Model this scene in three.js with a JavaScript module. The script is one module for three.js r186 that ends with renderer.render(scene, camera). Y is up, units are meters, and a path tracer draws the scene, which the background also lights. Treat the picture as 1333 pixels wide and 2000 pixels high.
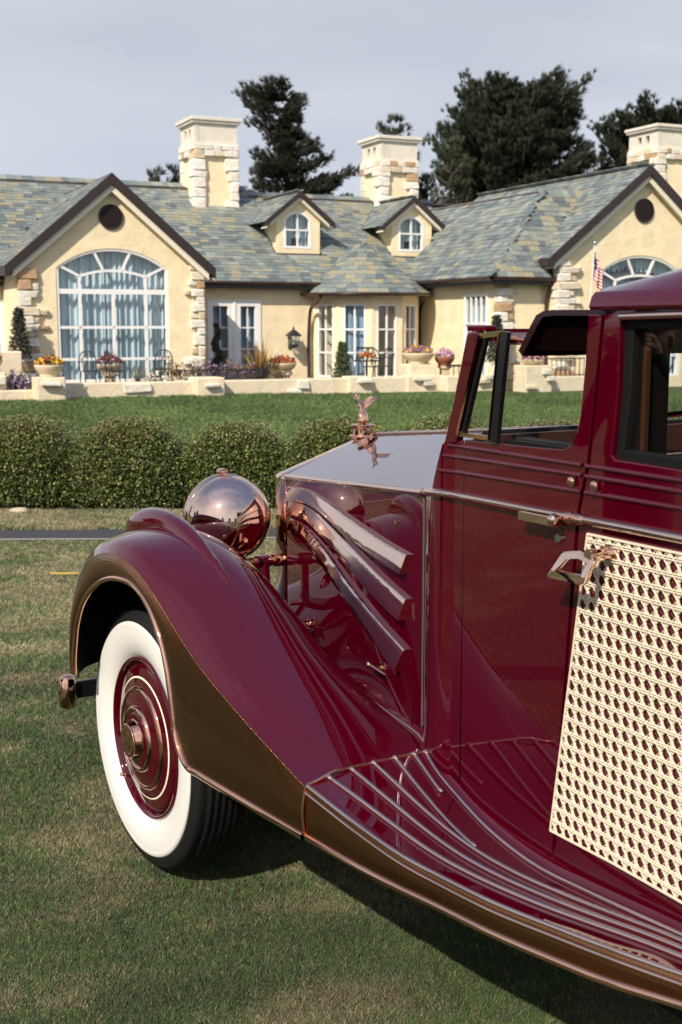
import * as THREE from 'three';
import { mergeGeometries, mergeVertices, toCreasedNormals } from 'three/addons/utils/BufferGeometryUtils.js';
import { RoundedBoxGeometry } from 'three/addons/geometries/RoundedBoxGeometry.js';
import { MarchingCubes } from 'three/addons/objects/MarchingCubes.js';

// ---------------------------------------------------------------- camera, sky, sun, exposure
const scene = new THREE.Scene();
const camera = new THREE.PerspectiveCamera(45.24, 682 / 1024, 0.05, 2000);
camera.position.set(0, 1.7, 0);
camera.rotation.x = -THREE.MathUtils.degToRad(8.717);
camera.focus = 3.6;
camera.userData.fStop = 7;
camera.updateMatrixWorld(true);
const renderer = new THREE.WebGLRenderer({ antialias: true });
renderer.toneMapping = THREE.LinearToneMapping;
renderer.toneMappingExposure = 1.22;
renderer.shadowMap.enabled = true;
renderer.shadowMap.type = THREE.PCFSoftShadowMap;

const SUN = new THREE.Vector3(-0.575, 1.0, 1.03).normalize();
const rng = (seed) => () => { seed = (seed + 0x6d2b79f5) | 0; let t = Math.imul(seed ^ (seed >>> 15), 1 | seed); t = (t + Math.imul(t ^ (t >>> 7), 61 | t)) ^ t; return ((t ^ (t >>> 14)) >>> 0) / 4294967296; };
const lerp = (a, b, t) => a + (b - a) * t, clamp = (x, a = 0, b = 1) => Math.min(b, Math.max(a, x));
const smooth = (a, b, x) => { const t = clamp((x - a) / (b - a)); return t * t * (3 - 2 * t); };
const hash = (x, y, s) => { let h = Math.imul(x, 374761393) + Math.imul(y, 668265263) + Math.imul(s, 2147483647 ^ 0x5bd1e995); h = Math.imul(h ^ (h >>> 13), 1274126177); return ((h ^ (h >>> 16)) >>> 0) / 4294967296; };
function vnoise(x, y, s = 1, per = 0) {
  const xi = Math.floor(x), yi = Math.floor(y), fx = x - xi, fy = y - yi, w = (k) => (per ? ((k % per) + per) % per : k);
  const u = fx * fx * (3 - 2 * fx), v = fy * fy * (3 - 2 * fy);
  return lerp(lerp(hash(w(xi), w(yi), s), hash(w(xi + 1), w(yi), s), u), lerp(hash(w(xi), w(yi + 1), s), hash(w(xi + 1), w(yi + 1), s), u), v);
}
function fbm(x, y, s = 1, oct = 4, per = 0) { let a = 0.5, t = 0, n = 0; for (let i = 0; i < oct; i++) { t += a * vnoise(x, y, s + i, per); n += a; x *= 2; y *= 2; per *= 2; a *= 0.5; } return t / n; }

{ // sky: hazy bright marine-layer sky, a little bluer overhead, thin streaks, brighter round the sun
  const W = 1024, H = 512, d = new Float32Array(W * H * 4), v = new THREE.Vector3();
  for (let j = 0; j < H; j++) for (let i = 0; i < W; i++) {
    const el = ((j + 0.5) / H - 0.5) * Math.PI, az = ((i + 0.5) / W - 0.5) * 2 * Math.PI;
    v.set(Math.cos(el) * Math.cos(az), Math.sin(el), Math.cos(el) * Math.sin(az));
    const up = Math.max(0, v.y), t = smooth(0.22, 0.75, up);
    let r = lerp(0.505, 0.115, t), g = lerp(0.54, 0.18, t), b = lerp(0.605, 0.36, t);
    const k = 1 / (0.25 + up), px = v.x * k, pz = v.z * k;
    const c = smooth(0.48, 0.78, fbm(px * 1.6 + 7, pz * 3.2 + 3, 11, 5));
    const cl = 0.10 * c * smooth(0.02, 0.3, up);
    r += cl; g += cl; b += cl * 0.9;
    const dn = fbm(az * 3.2 + 3, el * 14 + 2, 31, 5), de = fbm(az * 7 + 9, el * 30, 37, 4), q = (dn - 0.5) * 0.34 + (de - 0.5) * 0.10; r *= 1 + q; g *= 1 + q * 0.9; b *= 1 + q * 0.72; const low = 1 - 0.10 * smooth(0.10, 0.27, up) * (1 - smooth(0.4, 0.8, up)); r *= low; g *= low * 1.01; b *= low * 1.03;
    const ang = Math.acos(clamp(v.dot(SUN), -1, 1)), gl = 0.85 * Math.exp(-ang / 0.32) + 0.16 * Math.exp(-ang / 0.9);
    r += gl; g += gl * 0.95; b += gl * 0.86;
    if (el < 0) { const q = smooth(0, 0.05, -el); r = lerp(r, 0.16, q); g = lerp(g, 0.19, q); b = lerp(b, 0.12, q); }
    const o = (j * W + i) * 4; d[o] = r; d[o + 1] = g; d[o + 2] = b; d[o + 3] = 1;
  }
  const t = new THREE.DataTexture(d, W, H, THREE.RGBAFormat, THREE.FloatType);
  t.mapping = THREE.EquirectangularReflectionMapping; t.magFilter = t.minFilter = THREE.LinearFilter; t.needsUpdate = true;
  scene.background = t; scene.environment = t;
}
const sun = new THREE.DirectionalLight(0xfff1dd, 4.9);
sun.position.copy(SUN).multiplyScalar(60); sun.castShadow = true;
sun.shadow.mapSize.set(4096, 4096); sun.shadow.radius = 1.2;
Object.assign(sun.shadow.camera, { left: -40, right: 40, top: 40, bottom: -40, near: 1, far: 160 });
scene.add(sun, sun.target);

// ---------------------------------------------------------------- helpers
const counts = {};
function numbered(n) { const k = (counts[n] = (counts[n] ?? -1) + 1); return k ? n + '_' + String(k).padStart(3, '0') : n; }
function thing(name, label, category, pos = [0, 0, 0], turn = 0, group) {
  const o = new THREE.Group(); o.name = numbered(name); o.position.set(...pos); o.rotation.y = turn; scene.add(o);
  o.userData = { label, category }; if (group) o.userData.group = group; return o;
}
function tag(o, label, category, group, kind) { Object.assign(o.userData, { label, category }); if (group) o.userData.group = group; if (kind) o.userData.kind = kind; return o; }
function part(name, geo, mat, parent, label) {
  const g = Array.isArray(geo) ? merge(geo) : geo, m = new THREE.Mesh(g, mat); m.name = parent === scene ? numbered(name) : name; m.castShadow = m.receiveShadow = true; parent.add(m);
  if (label) m.userData.label = label; return m;
}
function structure(name, geo, mat, label) { const m = part(name, geo, mat, scene); m.userData.kind = 'structure'; m.userData.label = label; return m; }
function instanced(name, geo, mat, mats, cols, parent) {
  const m = new THREE.InstancedMesh(geo, mat, mats.length); m.name = parent === scene ? numbered(name) : name; m.userData.kind = 'stuff'; m.castShadow = m.receiveShadow = true;
  mats.forEach((x, i) => m.setMatrixAt(i, x)); if (cols) cols.forEach((c, i) => m.setColorAt(i, c)); parent.add(m); return m;
}
function merge(list) {
  const plain = list.map((g) => { const n = g.index ? g.toNonIndexed() : g; for (const k of Object.keys(n.attributes)) if (!['position', 'normal', 'uv', 'color'].includes(k)) n.deleteAttribute(k); return n; });
  const col = plain.some((g) => g.attributes.color);
  for (const g of plain) { if (!g.attributes.uv) g.setAttribute('uv', new THREE.BufferAttribute(new Float32Array(g.attributes.position.count * 2), 2)); if (!col) g.deleteAttribute('color'); }
  return plain.length > 1 ? mergeGeometries(plain) : plain[0];
}
function tint(g, r, gg, b) { const n = g.attributes.position.count, a = new Float32Array(n * 3); for (let i = 0; i < n; i++) { a[3 * i] = r; a[3 * i + 1] = gg; a[3 * i + 2] = b; } g.setAttribute('color', new THREE.BufferAttribute(a, 3)); return g; }
const V = (x, y, z) => new THREE.Vector3(x, y, z);
function metric(g0, s = 1) { // uv in metres from the face's main direction
  const g = g0.index ? g0.toNonIndexed() : g0; if (!g.attributes.normal) g.computeVertexNormals();
  const p = g.attributes.position, n = g.attributes.normal, uv = new Float32Array(p.count * 2);
  for (let i = 0; i < p.count; i++) { const ax = Math.abs(n.getX(i)), ay = Math.abs(n.getY(i)), az = Math.abs(n.getZ(i)); const [a, b] = ay > ax && ay > az ? [p.getX(i), p.getZ(i)] : ax > az ? [p.getZ(i), p.getY(i)] : [p.getX(i), p.getY(i)]; uv[2 * i] = a * s; uv[2 * i + 1] = b * s; }
  g.setAttribute('uv', new THREE.BufferAttribute(uv, 2)); return g;
}
const box = (w, h, d, x = 0, y = 0, z = 0) => metric(new THREE.BoxGeometry(w, h, d).translate(x, y, z));
const rbox = (w, h, d, r, x = 0, y = 0, z = 0, s = 2) => metric(new RoundedBoxGeometry(w, h, d, s, r).translate(x, y, z));
function boxAB(x0, x1, y0, y1, z0, z1, r = 0) { const w = x1 - x0, h = y1 - y0, d = z1 - z0, c = [(x0 + x1) / 2, (y0 + y1) / 2, (z0 + z1) / 2]; return r ? rbox(w, h, d, r, ...c) : box(w, h, d, ...c); }
function crv(pts, closed = false, tension) { return new THREE.CatmullRomCurve3(pts.map((p) => (p.isVector3 ? p : V(...p))), closed, 'centripetal', tension); }
function sample(pts, n) { return crv(pts).getPoints(n); }
function resample(pts, n) { return crv(pts).getSpacedPoints(n); }
function tube(pts, r, n = 40, rs = 8, closed = false) { return new THREE.TubeGeometry(crv(pts, closed), n, r, rs, closed); }
function rod(a, b, r, rs = 10, r2 = r) { const A = V(...a), B = V(...b), d = B.clone().sub(A), g = new THREE.CylinderGeometry(r2, r, d.length(), rs); g.applyQuaternion(new THREE.Quaternion().setFromUnitVectors(V(0, 1, 0), d.clone().normalize())); const c = A.add(B).multiplyScalar(0.5); return g.translate(c.x, c.y, c.z); }
function bar(a, b, w, t, up = [0, 0, 1]) { // box along a->b
  const A = V(...a), B = V(...b), x = B.clone().sub(A), L = x.length(); x.normalize(); const z = V(...up).addScaledVector(x, -V(...up).dot(x)).normalize(), y = z.clone().cross(x);
  return metric(new THREE.BoxGeometry(L, w, t).applyMatrix4(new THREE.Matrix4().makeBasis(x, y, z).setPosition(A.add(B).multiplyScalar(0.5))));
}
function loft(rows, uvs = 1, closed = false) { // rows of Vector3, smooth
  const R = rows.length, C = rows[0].length, pos = [], uv = [], idx = [];
  let acc = 0;
  for (let i = 0; i < R; i++) { if (i) acc += rows[i][C >> 1].distanceTo(rows[i - 1][C >> 1]); let w = 0; for (let j = 0; j < C; j++) { if (j) w += rows[i][j].distanceTo(rows[i][j - 1]); const p = rows[i][j]; pos.push(p.x, p.y, p.z); uv.push(acc * uvs, w * uvs); } }
  const last = closed ? C : C - 1;
  for (let i = 0; i < R - 1; i++) for (let j = 0; j < last; j++) { const k = (j + 1) % C, a = i * C + j, b = i * C + k, c = a + C, d = b + C; idx.push(a, c, b, b, c, d); }
  const g = new THREE.BufferGeometry(); g.setAttribute('position', new THREE.Float32BufferAttribute(pos, 3)); g.setAttribute('uv', new THREE.Float32BufferAttribute(uv, 2)); g.setIndex(idx); g.computeVertexNormals(); return g;
}
function shape(pts, holes = []) { const s = new THREE.Shape(pts.map(([x, y]) => new THREE.Vector2(x, y))); for (const h of holes) s.holes.push(new THREE.Path(h.map(([x, y]) => new THREE.Vector2(x, y)))); return s; }
function slab(pts, holes, depth, bevel = 0) { // outline in x,y; front face at z = 0, body behind it
  const g = new THREE.ExtrudeGeometry(shape(pts, holes), { depth: depth - 2 * bevel, bevelEnabled: bevel > 0, bevelThickness: bevel, bevelSize: bevel, bevelOffset: -bevel, bevelSegments: 2, curveSegments: 8 });
  return g.translate(0, 0, -depth + bevel);
}
function quad(a, b, c, d) { const g = new THREE.BufferGeometry(); g.setAttribute('position', new THREE.Float32BufferAttribute([...a, ...b, ...c, ...a, ...c, ...d], 3)); g.computeVertexNormals(); return metric(g); }
const M4 = (pos, q, s) => new THREE.Matrix4().compose(pos, q, s);
function noiseTex(size, per, fn, srgb = false) { const d = new Uint8Array(size * size * 4); for (let j = 0; j < size; j++) for (let i = 0; i < size; i++) { const c = fn(i / size, j / size), o = (j * size + i) * 4; const [r, g, b] = Array.isArray(c) ? c : [c, c, c]; d[o] = 255 * clamp(r); d[o + 1] = 255 * clamp(g); d[o + 2] = 255 * clamp(b); d[o + 3] = 255; }
  const t = new THREE.DataTexture(d, size, size); t.wrapS = t.wrapT = THREE.RepeatWrapping; t.magFilter = THREE.LinearFilter; t.minFilter = THREE.LinearMipmapLinearFilter; t.generateMipmaps = true; if (srgb) t.colorSpace = THREE.SRGBColorSpace; t.repeat.set(1 / per, 1 / per); t.needsUpdate = true; return t; }
const rgb = (r, g, b) => new THREE.Color().setRGB(r, g, b);
const std = (c, rough, o = {}) => new THREE.MeshStandardMaterial({ color: c, roughness: rough, side: THREE.DoubleSide, ...o });
const phys = (c, rough, o = {}) => new THREE.MeshPhysicalMaterial({ color: c, roughness: rough, side: THREE.DoubleSide, ...o });

// ---------------------------------------------------------------- textures and materials
const T = {
  fine: noiseTex(256, 0.5, (u, v) => 0.25 + 0.5 * fbm(u * 24, v * 24, 3, 4, 24)),
  plaster: noiseTex(512, 2, (u, v) => { const a = fbm(u * 10, v * 10, 5, 5, 10), b = fbm(u * 60, v * 60, 9, 3, 60); return 0.78 + 0.22 * a + 0.08 * (b - 0.5); }),
  plasterBump: noiseTex(512, 1.2, (u, v) => 0.5 * fbm(u * 30, v * 30, 15, 4, 30) + 0.5 * fbm(u * 6, v * 6, 25, 3, 6)),
  stone: noiseTex(256, 0.7, (u, v) => { const a = fbm(u * 5, v * 5, 41, 5, 5), b = fbm(u * 3, v * 3, 47, 4, 3), k = smooth(0.5, 0.68, b); return [0.72 + 0.32 * a, (0.72 + 0.3 * a) * lerp(1, 0.9, k), (0.7 + 0.3 * a) * lerp(1, 0.74, k)]; }),
  stoneBump: noiseTex(256, 0.5, (u, v) => fbm(u * 8, v * 8, 51, 5, 8)),
  slate: noiseTex(256, 0.6, (u, v) => 0.72 + 0.5 * (fbm(u * 6, v * 6, 61, 5, 6) - 0.25)),
  slateBump: noiseTex(256, 0.4, (u, v) => fbm(u * 5, v * 14, 71, 5, 0)),
  soil: noiseTex(1024, 1.6, (u, v) => { const a = fbm(u * 60, v * 60, 81, 4, 60), b = fbm(u * 12, v * 12, 83, 4, 12), m = smooth(0.45, 0.65, b); const k = 0.5 + 0.9 * (a - 0.2); return [k * lerp(0.8, 1.0, m), k * lerp(0.9, 0.86, m), k * lerp(0.7, 0.72, m)]; }),
  soilBump: noiseTex(1024, 1.6, (u, v) => fbm(u * 90, v * 90, 91, 4, 90)),
  bark: noiseTex(128, 0.8, (u, v) => 0.5 + 0.7 * (fbm(u * 10, v * 3, 95, 4, 0) - 0.3)),
  engraved: noiseTex(256, 0.036, (u, v) => { const x = u * 4, y = v * 4, q = Math.abs(((x + 0.5 * (Math.floor(y) % 2)) % 1) - 0.5), w = Math.abs((y % 1) - 0.5); return clamp(0.25 + 1.2 * Math.hypot(q, w)); }),
  orange: noiseTex(256, 0.25, (u, v) => fbm(u * 14, v * 14, 101, 3, 14)),
  smear: noiseTex(256, 0.9, (u, v) => 0.35 + 0.6 * fbm(u * 6, v * 6, 111, 5, 6)),
  asphalt: noiseTex(512, 1.5, (u, v) => 0.55 + 0.9 * (fbm(u * 110, v * 110, 121, 3, 110) - 0.3)),
};
const MAT = {
  stucco: std(rgb(0.89, 0.76, 0.515), 0.92, { map: T.plaster, bumpMap: T.plasterBump, bumpScale: 0.012 }),
  wall: std(rgb(0.78, 0.675, 0.50), 0.93, { map: T.plaster, bumpMap: T.plasterBump, bumpScale: 0.015 }),
  cap: std(rgb(0.74, 0.70, 0.60), 0.9, { map: T.plaster, bumpMap: T.plasterBump, bumpScale: 0.008 }),
  white: std(rgb(0.80, 0.80, 0.80), 0.5),
  rake: std(rgb(0.80, 0.74, 0.62), 0.6),
  brown: std(rgb(0.032, 0.021, 0.02), 0.5, { roughnessMap: T.smear }),
  gutter: phys(rgb(0.065, 0.036, 0.032), 0.42, { metalness: 0.3, roughnessMap: T.smear }),
  iron: std(rgb(0.022, 0.024, 0.028), 0.55, { metalness: 0.2 }),
  glass: phys(rgb(0.95, 0.97, 0.98), 0.0, { transmission: 1, thickness: 0, ior: 1.52 }),
  houseGlass: phys(rgb(0.86, 0.92, 0.95), 0.02, { transmission: 1, thickness: 0, ior: 1.7 }),
  room: std(rgb(0.05, 0.045, 0.04), 0.95),
  curtain: std(rgb(0.56, 0.64, 0.67), 0.95),
  blind: std(rgb(0.27, 0.35, 0.43), 0.9),
  bark: std(rgb(0.10, 0.078, 0.06), 0.95, { map: T.bark, bumpMap: T.bark, bumpScale: 0.03 }),
  terracotta: std(rgb(0.30, 0.10, 0.06), 0.85, { map: T.plaster }),
  bowl: std(rgb(0.74, 0.60, 0.42), 0.85, { map: T.plaster, bumpMap: T.plasterBump, bumpScale: 0.006 }),
  vert: new THREE.MeshStandardMaterial({ color: 0xffffff, vertexColors: true, roughness: 0.8, side: THREE.DoubleSide }),
  leaf: phys(0xffffff, 0.55, { transmission: 0.0, sheen: 0 }),
  asphalt: std(rgb(0.05, 0.053, 0.06), 0.9, { map: T.asphalt, bumpMap: T.asphalt, bumpScale: 0.004 }),
};
const SLATES = [[0.19, 0.225, 0.20], [0.22, 0.25, 0.22], [0.145, 0.185, 0.19], [0.26, 0.28, 0.24], [0.33, 0.30, 0.20], [0.29, 0.285, 0.21], [0.21, 0.245, 0.25], [0.30, 0.325, 0.295], [0.125, 0.15, 0.16], [0.175, 0.215, 0.22]];
const slateMats = SLATES.map((c) => std(rgb(...c), 0.62, { map: T.slate, bumpMap: T.slateBump, bumpScale: 0.004 }));
const slateAny = std(0xffffff, 0.62, { map: T.slate, bumpMap: T.slateBump, bumpScale: 0.004 });

// ---------------------------------------------------------------- ground, grass, path
// how dry the turf is at a place (0 green .. 1 straw): worn mown turf with straw-coloured patches
function dryness(x, z) {
  const d = -z, a = fbm(x * 0.55 + 3, z * 0.85 + 9, 201, 4), b = fbm(x * 2.6, z * 3.8, 211, 4), mid = smooth(4.6, 7.5, d) * (1 - smooth(10.6, 11.6, d));
  let k = 0.05 + smooth(0.455, 0.60, 0.46 * a + 0.54 * b) * 0.85 + 0.6 * mid * smooth(0.16, 0.55, b);
  if (d > 9.97 && d < 11.3) k = Math.max(k, 0.72 + 0.25 * (b - 0.5));
  if (Math.abs(x) > 24 || z > 3) return 0.5;
  if (d > 11.3) k = 0.12 * smooth(0.5, 0.75, b);
  return clamp(k);
}
function soilColor(x, z, out) {
  const k = dryness(x, z), m = fbm(x * 1.1 + 40, z * 1.1, 221, 3), d = -z, lush = smooth(11.3, 12.2, d);
  out.setRGB(lerp(lerp(0.032, 0.045, m), lerp(0.145, 0.175, m), k), lerp(lerp(0.050, 0.069, m), lerp(0.132, 0.155, m), k), lerp(lerp(0.021, 0.026, m), lerp(0.082, 0.095, m), k));
  out.multiplyScalar(1 + 0.38 * smooth(4.8, 7, d) * (1 - lush));
  if (lush > 0) { out.r = lerp(out.r, 0.075 + 0.035 * m, lush); out.g = lerp(out.g, 0.115 + 0.035 * m, lush); out.b = lerp(out.b, 0.04, lush); }
  return out;
}
{
  const xs = [], zs = [], c = new THREE.Color();
  for (let x = -400; x < -24; x += 40) xs.push(x); for (let x = -24; x < -5; x += 0.8) xs.push(x); for (let x = -5; x < 5; x += 0.09) xs.push(x); for (let x = 5; x < 24; x += 0.8) xs.push(x); for (let x = 24; x <= 410; x += 40) xs.push(x);
  for (let z = 400; z > 3; z -= 20) zs.push(z); for (let z = 3; z > -14; z -= 0.1) zs.push(z); for (let z = -14; z > -50; z -= 0.7) zs.push(z); for (let z = -50; z >= -620; z -= 40) zs.push(z);
  const pos = [], col = [], uv = [], idx = [], n = zs.length;
  xs.forEach((x, i) => zs.forEach((z, j) => {
    const near = Math.abs(x) < 6 && z < 2 && z > -13 ? 1 : 0;
    pos.push(x, -0.006 + near * 0.014 * (fbm(x * 3, z * 3, 231, 3) - 0.5), z); soilColor(x, z, c); col.push(c.r, c.g, c.b); uv.push(x, z);
    if (i < xs.length - 1 && j < n - 1) { const a = i * n + j; idx.push(a, a + n, a + 1, a + 1, a + n, a + n + 1); }
  }));
  const g = new THREE.BufferGeometry(); g.setAttribute('position', new THREE.Float32BufferAttribute(pos, 3)); g.setAttribute('color', new THREE.Float32BufferAttribute(col, 3)); g.setAttribute('uv', new THREE.Float32BufferAttribute(uv, 2)); g.setIndex(idx); g.computeVertexNormals();
  structure('ground', g, new THREE.MeshStandardMaterial({ vertexColors: true, color: 0xffffff, map: T.soil, bumpMap: T.soilBump, bumpScale: 0.03, roughness: 0.97, side: THREE.DoubleSide }), 'wide mown lawn with green and straw coloured patches');
  // narrow asphalt cart path between the turf and the hedge, with a pale worn edge
  const path = []; for (let x = -9; x <= 9; x += 0.3) path.push([x, -9.72 - 0.035 * x + 0.012 * Math.sin(x * 3.1), -10.12 - 0.035 * x + 0.012 * Math.sin(x * 2.3 + 1)]);
  structure('path', loft(path.map(([x, a, b]) => [V(x, 0.012, a), V(x, 0.016, (a + b) / 2), V(x, 0.012, b)])), MAT.asphalt, 'narrow dark asphalt cart path crossing the lawn before the hedge');
  structure('kerb_strip', loft(path.map(([x, a]) => [V(x, 0.002, a + 0.024), V(x, 0.011, a + 0.018), V(x, 0.011, a + 0.004)])), std(rgb(0.2, 0.2, 0.19), 0.9, { map: T.plaster }), 'pale edging along the near side of the asphalt path');
}
function bladeClump(n, h, w, spread, r) {
  const gs = [];
  for (let i = 0; i < n; i++) {
    const a = r() * 6.283, d = spread * Math.sqrt(r()), x = d * Math.cos(a), z = d * Math.sin(a), f = r() * 6.283, hh = h * (0.55 + 0.7 * r()), lean = hh * (0.25 + 0.9 * r()), la = r() * 6.283;
    const ux = Math.cos(f) * w / 2, uz = Math.sin(f) * w / 2, mx = x + lean * 0.35 * Math.cos(la), mz = z + lean * 0.35 * Math.sin(la), tx = x + lean * Math.cos(la), tz = z + lean * Math.sin(la);
    const g = new THREE.BufferGeometry(), q = 0.8;
    g.setAttribute('position', new THREE.Float32BufferAttribute([x - ux, 0, z - uz, x + ux, 0, z + uz, mx + ux * q, hh * 0.6, mz + uz * q, x - ux, 0, z - uz, mx + ux * q, hh * 0.6, mz + uz * q, mx - ux * q, hh * 0.6, mz - uz * q, mx - ux * q, hh * 0.6, mz - uz * q, mx + ux * q, hh * 0.6, mz + uz * q, tx, hh, tz], 3));
    g.computeVertexNormals(); gs.push(g);
  }
  return merge(gs);
}
function turf(name, label, place, count, geo, seed, colour) {
  const r = rng(seed), mats = [], cols = [], q = new THREE.Quaternion(), Y = V(0, 1, 0);
  while (mats.length < count) {
    const [x, z, s] = place(r); if (x === null) continue;
    q.setFromAxisAngle(Y, r() * 6.283); mats.push(M4(V(x, -0.006, z), q, V(s, s * (0.75 + 0.5 * r()), s))); cols.push(colour(x, z, r));
  }
  return tag(instanced(name, geo, std(0xffffff, 0.85), mats, cols, scene), label, 'grass', null, 'stuff');
}
{
  const r0 = rng(77), green = [rgb(0.044, 0.078, 0.024), rgb(0.062, 0.108, 0.030), rgb(0.032, 0.052, 0.024), rgb(0.092, 0.138, 0.040), rgb(0.052, 0.076, 0.040)], straw = [rgb(0.19, 0.165, 0.095), rgb(0.15, 0.135, 0.085), rgb(0.25, 0.215, 0.12), rgb(0.11, 0.098, 0.068)];
  const colour = (x, z, r) => { const k = dryness(x, z), c = (r() < 0.08 + 0.75 * k ? straw[(r() * 4) | 0] : green[(r() * 5) | 0]).clone(); const mid = smooth(4.8, 7, -z); return c.multiplyScalar((0.9 + 0.55 * r()) * (1 + 0.38 * mid) * (0.62 + 0.76 * fbm(x * 2.1 + 70, z * 3.4 + 5, 251, 4))); };
  const inside = (x, d) => Math.abs(x) < 0.3 * d + 0.35;
  // near turf, denser toward the camera
  turf('grass', 'short mown turf round the car with dry straw patches', (r) => { const d = 2.5 / (1 - r() * 0.74), x = (r() * 2 - 1) * (0.3 * d + 0.35); return [x, -d, 0.85 + 0.07 * d]; }, 210000, bladeClump(9, 0.0125, 0.0021, 0.018, r0), 301, colour);
  turf('grass', 'dry rough grass strip between the asphalt path and the hedge', (r) => [(r() * 2 - 1) * 4.2, -10.1 - r() * 1.0, 1], 16000, bladeClump(8, 0.045, 0.006, 0.035, r0), 303, colour);
  const lush = [rgb(0.072, 0.125, 0.034), rgb(0.095, 0.155, 0.042), rgb(0.06, 0.10, 0.03), rgb(0.135, 0.185, 0.06)];
  turf('grass', 'long green lawn between the hedge and the terrace wall', (r) => { const d = 13 / (1 - r() * 0.56), x = (r() * 2 - 1) * (0.32 * d + 1); return [x, -d, 0.8 + 0.02 * d]; }, 70000, bladeClump(10, 0.055, 0.012, 0.07, r0), 305, (x, z, r) => { const w = fbm(x * 0.9, z * 0.5, 241, 4); return lush[(r() * 4) | 0].clone().multiplyScalar(0.55 + 0.9 * w * (0.7 + 0.6 * r())); });
}
tag(part('marker_tape', metric(new THREE.BoxGeometry(0.19, 0.004, 0.022).translate(0, 0.022, 0)), std(rgb(0.62, 0.42, 0.03), 0.6), scene), 'short yellow marker strip lying on the turf left of the car', 'marker').position.set(-1.88, 0, -8.2);

// ---------------------------------------------------------------- clipped hedge: a row of rounded shrubs grown together
const leafGeo = (() => { const g = new THREE.BufferGeometry(), L = 1, w = 0.5; g.setAttribute('position', new THREE.Float32BufferAttribute([0, 0, 0, w / 2, 0.10, L * 0.45, 0, 0, L, 0, 0, 0, 0, 0, L, -w / 2, 0.10, L * 0.45], 3)); g.computeVertexNormals(); return g; })();
function shrub(label, x, z, hw, hd, h, seed, n) {
  const t = thing('hedge_shrub', label, 'hedge shrub', [x, 0, z]), r = rng(seed);
  const surf = (u, v, k) => { // u round, v from the foot to the top: steep sides and a rounded crown
    const sg = (q) => Math.sign(q) * Math.pow(Math.abs(q), 0.62), c = Math.cos(v), s = Math.sin(v), p = 0.55, cc = Math.pow(Math.abs(c), p), lump = 1 + 0.20 * (fbm(2 + Math.cos(u) * 2 + v, Math.sin(u) * 2 + v * 2, seed, 3) - 0.5);
    const xr = cc * sg(Math.cos(u)); return V(hw * xr * k * lump, 0.03 + (h - 0.03) * (1 - 0.33 * xr * xr) * Math.pow(s, 0.82) * (0.5 + 0.5 * k) * (0.97 + 0.05 * lump), hd * cc * sg(Math.sin(u)) * k * lump);
  };
  const rows = []; for (let i = 0; i <= 12; i++) { const row = []; for (let j = 0; j <= 24; j++) row.push(surf(j / 24 * 6.2832, i / 12 * 1.5707, 0.74)); rows.push(row); }
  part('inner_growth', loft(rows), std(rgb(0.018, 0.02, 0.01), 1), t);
  const stems = []; for (let i = 0; i < 9; i++) { const a = r() * 6.28, q = 0.5 * hw * r(); stems.push(rod([q * Math.cos(a), 0, q * Math.sin(a)], [hw * 0.8 * Math.cos(a), 0.3 + 0.25 * r(), hd * 0.8 * Math.sin(a)], 0.009, 5, 0.004)); }
  part('stem', stems, MAT.bark, t);
  const mats = [], cols = [], e = new THREE.Euler(), q = new THREE.Quaternion();
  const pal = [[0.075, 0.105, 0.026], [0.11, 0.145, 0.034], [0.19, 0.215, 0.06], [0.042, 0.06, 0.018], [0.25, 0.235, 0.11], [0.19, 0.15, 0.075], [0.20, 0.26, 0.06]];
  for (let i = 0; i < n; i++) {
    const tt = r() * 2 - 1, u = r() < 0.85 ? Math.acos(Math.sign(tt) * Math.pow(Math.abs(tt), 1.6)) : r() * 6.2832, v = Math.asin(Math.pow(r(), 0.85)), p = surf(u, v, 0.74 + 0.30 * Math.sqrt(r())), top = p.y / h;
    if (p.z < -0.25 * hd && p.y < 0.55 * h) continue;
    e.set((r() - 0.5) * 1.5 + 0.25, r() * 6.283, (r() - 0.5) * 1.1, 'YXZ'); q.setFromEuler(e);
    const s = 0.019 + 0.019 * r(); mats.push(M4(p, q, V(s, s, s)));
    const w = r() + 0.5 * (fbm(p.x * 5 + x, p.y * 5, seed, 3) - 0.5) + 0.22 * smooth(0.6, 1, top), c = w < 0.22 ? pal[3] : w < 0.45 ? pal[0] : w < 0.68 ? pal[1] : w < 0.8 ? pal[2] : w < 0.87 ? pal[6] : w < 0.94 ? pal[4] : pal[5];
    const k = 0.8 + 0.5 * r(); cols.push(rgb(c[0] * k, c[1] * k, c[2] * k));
  }
  instanced('foliage', leafGeo, std(0xffffff, 0.42), mats, cols, t);
}
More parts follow.
